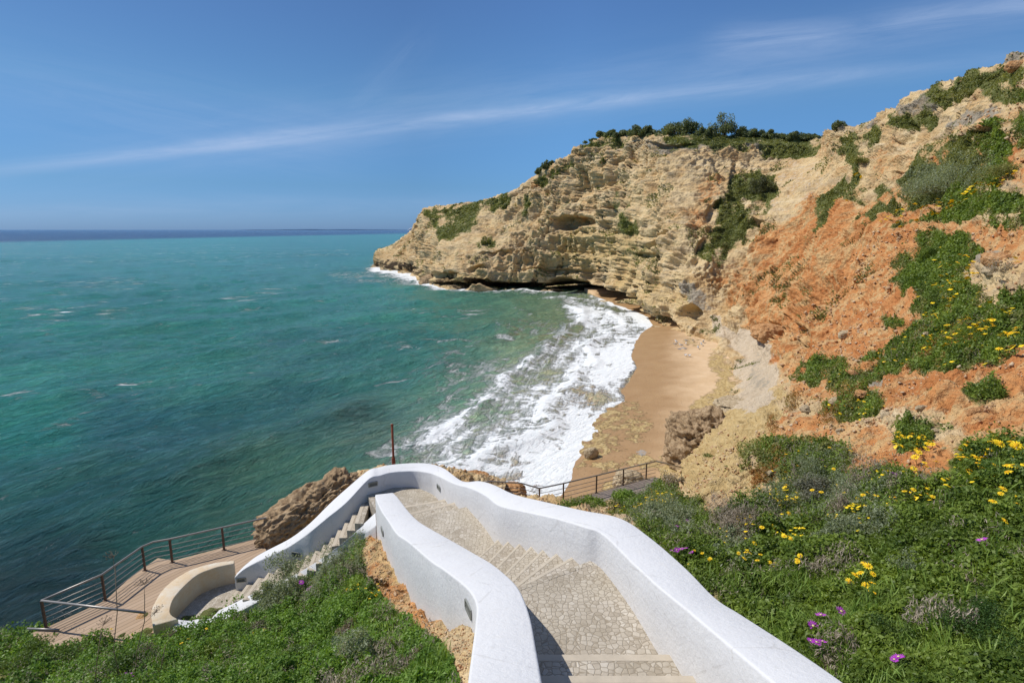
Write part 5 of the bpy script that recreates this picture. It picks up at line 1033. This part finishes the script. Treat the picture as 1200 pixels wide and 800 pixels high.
# dried umbel stalks on the left mound
def stalk(px, py_base, pts, heads, label):
    b = hit(px, py_base)
    if b is None: return
    c = b[0]; k = (Vector((0, 0, CZ))-c).length/667; o = empty('dried_stalk', tuple(c)); tag(o, label, 'dried plant')
    bm = bmesh.new(); P_ = [Vector((0, 0, -.05))]
    for (dx, dz) in pts: P_.append(Vector((dx*k*1.0, random.uniform(-.05, .05), dz*k*1.15)))
    tube(bm, P_, [.008]*len(P_), 5)
    for (dx, dz, ex, ez) in heads: tube(bm, [Vector((dx*k, 0, dz*k*1.15)), Vector((ex*k, .03, ez*k*1.15))], .004, 5)
    link('stem', bm_mesh(bm, 'stem', True), M['drystem'], o)
    for (dx, dz, ex, ez) in heads:
        bm = bmesh.new(); c0_ = Vector((ex*k, .03, ez*k*1.15))
        for q in range(26):
            a = random.uniform(0, 6.28); rr_ = random.uniform(.2, 1)*8*k; e_ = c0_+Vector((math.cos(a)*rr_, math.sin(a)*rr_, 3*k*random.uniform(.6, 1.4))); tube(bm, [c0_, e_], .0022, 3)
            bmesh.ops.create_icosphere(bm, subdivisions=1, radius=.009, matrix=Matrix.Translation(e_))
        link('seed_head', bm_mesh(bm, 'seed_head'), M['drystem'], o)
M['drystem'] = mat_simple('dry_stem', (.24, .17, .11), .9)
stalk(142, 800, [(-1, 30), (6, 60), (8, 95)], [(8, 95, 9, 104)], 'tall dried stalk with a flat seed head in front of the deck')
stalk(158, 790, [(4, 20), (14, 45), (18, 68)], [(18, 68, 19, 76), (10, 40, 24, 52)], 'forked dried stalk with a seed head before the curved wall')
stalk(110, 800, [(6, 20), (12, 42)], [(12, 42, 15, 48)], 'short dried stalk left of the tall one')
stalk(185, 800, [(5, 18), (12, 34)], [(12, 34, 16, 40), (6, 20, -4, 30)], 'short forked dried stalk right of the tall one')
# ------------------------------------------------------------------ gulls on the sand
def gull_mesh():
    me = bpy.data.meshes.new('gull'); v = [(0, 0, .20), (.13, 0, .235), (.20, 0, .30), (.245, 0, .335), (.31, 0, .33), (-.14, 0, .20), (-.28, 0, .215), (.01, .035, .11), (.02, .035, .0), (.05, .035, .0), (.01, -.035, .11), (.02, -.035, .0), (.05, -.035, .0)]
    e = [(0, 1), (1, 2), (2, 3), (3, 4), (0, 5), (5, 6), (0, 7), (7, 8), (8, 9), (0, 10), (10, 11), (11, 12)]
    me.from_pydata(v, e, []); o = bpy.data.objects.new('tmp', me); COL.objects.link(o); sk = o.modifiers.new('s', 'SKIN')
    R_ = [.085, .075, .042, .042, .010, .06, .018, .010, .008, .010, .010, .008, .010]
    for i, r in enumerate(R_): me.skin_vertices[0].data[i].radius = (r, r)
    me.skin_vertices[0].data[0].use_root = True; s2 = o.modifiers.new('u', 'SUBSURF'); s2.levels = 1; s2.render_levels = 1
    dg = bpy.context.evaluated_depsgraph_get(); m2 = bpy.data.meshes.new_from_object(o.evaluated_get(dg)); bpy.data.objects.remove(o); m2.name = 'gull'
    for p in m2.polygons: p.use_smooth = True
    return m2
gm = gull_mesh(); mg = NT('white_and_grey_feathers'); tcc = mg.coord(); sx_ = mg.n('ShaderNodeSeparateXYZ'); mg.set(sx_.inputs[0], tcc)
colg = mg.mix(mg.ramp(mg.math('SUBTRACT', sx_.outputs[2], mg.math('MULTIPLY', sx_.outputs[0], .6)), [(.20, 0), (.235, 1)]), (.8, .8, .78), (.30, .32, .35)); colg = mg.mix(mg.ramp(sx_.outputs[0], [(.255, 0), (.27, 1)]), colg, (.7, .42, .05)); mg.bsdf(colg, .7); gm.materials.append(mg.m)
sand_bvh = BVHTree.FromPolygons(P2.shape and [tuple(v) for v in np.stack([P2[:, 0], P2[:, 1], np.zeros(len(P2))], 1)[::1][:4]], [(0, 1, 2)])
gp = [(792.5, 402), (791, 405), (797, 411), (802.5, 410.5), (803.5, 418), (808, 418.5), (804, 404), (822, 405), (824, 402), (826, 397), (818, 409), (804.5, 401), (798, 406), (812, 400.5)]
for i, (x, y) in enumerate(gp):
    p = Z(x, y, 1.15); dz = 0
    dd = seg_dist(np.array([p[:2]]), shore)[0]*SGN; zz_ = 1.35*(1-math.exp(-max(0, dd)/12.)); p = Z(x, y, zz_)
    o = bpy.data.objects.new('gull', gm); COL.objects.link(o); o.location = tuple(p); o.rotation_euler = (0, 0, random.uniform(0, 6.28)); o.scale = (1.25,)*3
    tag(o, 'white gull with grey wings standing on the dry sand under the cliff', 'gull', 'gulls resting on the beach')
# ------------------------------------------------------------------ light, sky, camera
SH = Vector((.76, -.24, -1)).normalized()              # direction the light travels
sun = bpy.data.lights.new('sun', 'SUN'); sun.energy = 3.9; sun.angle = math.radians(.53); sun.color = (1, .955, .88)
so = bpy.data.objects.new('sun', sun); COL.objects.link(so); so.rotation_euler = SH.to_track_quat('-Z', 'Y').to_euler(); so.location = (-30, 20, 60)
world = bpy.data.worlds.new('World'); scene.world = world; world.use_nodes = True; nt = world.node_tree; nt.nodes.clear()
wn = NT.__new__(NT); wn.t = nt; out = nt.nodes.new('ShaderNodeOutputWorld')
sky = nt.nodes.new('ShaderNodeTexSky'); sky.sky_type = 'NISHITA'; sky.sun_disc = False
el = math.asin(-SH.z); az = math.atan2(-SH.x, -SH.y)   # azimuth from +Y towards +X
sky.sun_elevation = el; sky.sun_rotation = az; sky.altitude = 0; sky.air_density = 1.0; sky.dust_density = .35; sky.ozone_density = 3.2
D = wn.n('ShaderNodeTexCoord').outputs['Generated']
def plane_dist(pA, pB):
    a = Vector(ray(*pA)).normalized(); b = Vector(ray(*pB)).normalized(); nn_ = a.cross(b).normalized(); mid = (a+b).normalized(); along = nn_.cross(mid).normalized(); return nn_, along, mid
def dot(v): nd = wn.n('ShaderNodeVectorMath', operation='DOT_PRODUCT'); wn.set(nd.inputs[0], D); nd.inputs[1].default_value = tuple(v); return nd.outputs['Value']
def streak(pA, pB, width, strength, tip, wob=.02):
    nn_, al, mid = plane_dist(pA, pB); dd = dot(nn_); s_ = dot(al); cmb = wn.n('ShaderNodeCombineXYZ'); wn.set(cmb.inputs[0], wn.math('MULTIPLY', s_, 1.0)); wn.set(cmb.inputs[1], wn.math('MULTIPLY', dd, 9.0)); cmb.inputs[2].default_value = pA[0]*.013
    nz = wn.noise(cmb.outputs[0], 5.0, 8, .66, .6); nf = wn.noise(cmb.outputs[0], 1.2, 2, .5)
    dd = wn.math('ADD', dd, wn.math('MULTIPLY', wn.math('SUBTRACT', nf, .5), wob*2))
    g = wn.math('POWER', 2.718, wn.math('MULTIPLY', wn.math('POWER', wn.math('DIVIDE', wn.math('ABSOLUTE', dd), width), 2), -1))
    e = wn.math('POWER', 2.718, wn.math('MULTIPLY', wn.math('POWER', wn.math('DIVIDE', wn.math('ABSOLUTE', s_), tip), 4), -1))
    fwd = wn.math('GREATER_THAN', dot(mid), 0)
    return wn.math('MULTIPLY', wn.math('MULTIPLY', wn.math('MULTIPLY', g, e), fwd), wn.math('MULTIPLY', wn.ramp(nz, [(.28, 0), (.66, 1)]), strength))
parts = [streak((60, 190), (1000, 88), .010, .46, .62, .008), streak((300, 172), (1000, 74), .028, .14, .5, .02), streak((60, 196), (420, 158), .006, .30, .22, .006), streak((250, 165), (1000, 60), .045, .13, .6, .03), streak((860, 50), (950, 45), .022, .35, .085, .01), streak((1060, 30), (1300, -10), .02, .38, .2, .01), streak((100, 110), (300, 150), .05, .13, .25, .03), streak((0, 246), (500, 240), .015, .14, .4, .01), streak((430, 110), (480, 60), .02, .10, .08, .01)]
tot = parts[0]
for p in parts[1:]: tot = wn.math('ADD', tot, p, clamp=True)
sxz = wn.n('ShaderNodeSeparateXYZ'); wn.set(sxz.inputs[0], D)
skc = wn.mix(1.0, sky.outputs[0], wn.ramp(sxz.outputs[2], [(0.0, (.25, .46, 1.02)), (.012, (.26, .47, .99)), (.07, (.27, .47, .78)), (.2, (.39, .60, .77)), (.34, (.40, .56, .75)), (.75, (.70, .76, .85))]), 'MULTIPLY'); skc = wn.mix(1.0, skc, wn.ramp(wn.math('ADD', wn.math('MULTIPLY', sxz.outputs[0], .5), .5), [(.2, .93), (.42, 1.0), (.55, 1.25), (.9, 1.25)]), 'MULTIPLY')
mixc = wn.mix(tot, skc, wn.mix(1.0, sky.outputs[0], (0, 0, 0), 'MULTIPLY') if False else (4.2, 5.2, 7.2))
bg = nt.nodes.new('ShaderNodeBackground'); bg.inputs[1].default_value = .105; nt.links.new(mixc, bg.inputs[0]); nt.links.new(bg.outputs[0], out.inputs[0])
cam = bpy.data.cameras.new('camera'); cam.sensor_width = 36; cam.lens = 36*F/1200; cam.clip_end = 100000; cam.clip_start = .05
co = bpy.data.objects.new('camera', cam); COL.objects.link(co); co.location = (0, 0, CZ); co.rotation_euler = (math.pi/2-PITCH, 0, 0); scene.camera = co
scene.view_settings.view_transform = 'Standard'; scene.view_settings.look = 'None'; scene.view_settings.gamma = 1; scene.view_settings.exposure = .15
scene.cycles.max_bounces = 6; scene.cycles.diffuse_bounces = 2; scene.cycles.glossy_bounces = 2; scene.cycles.transmission_bounces = 2; scene.cycles.caustics_reflective = False; scene.cycles.caustics_refractive = False
print('done', round(time.time()-T0, 1))
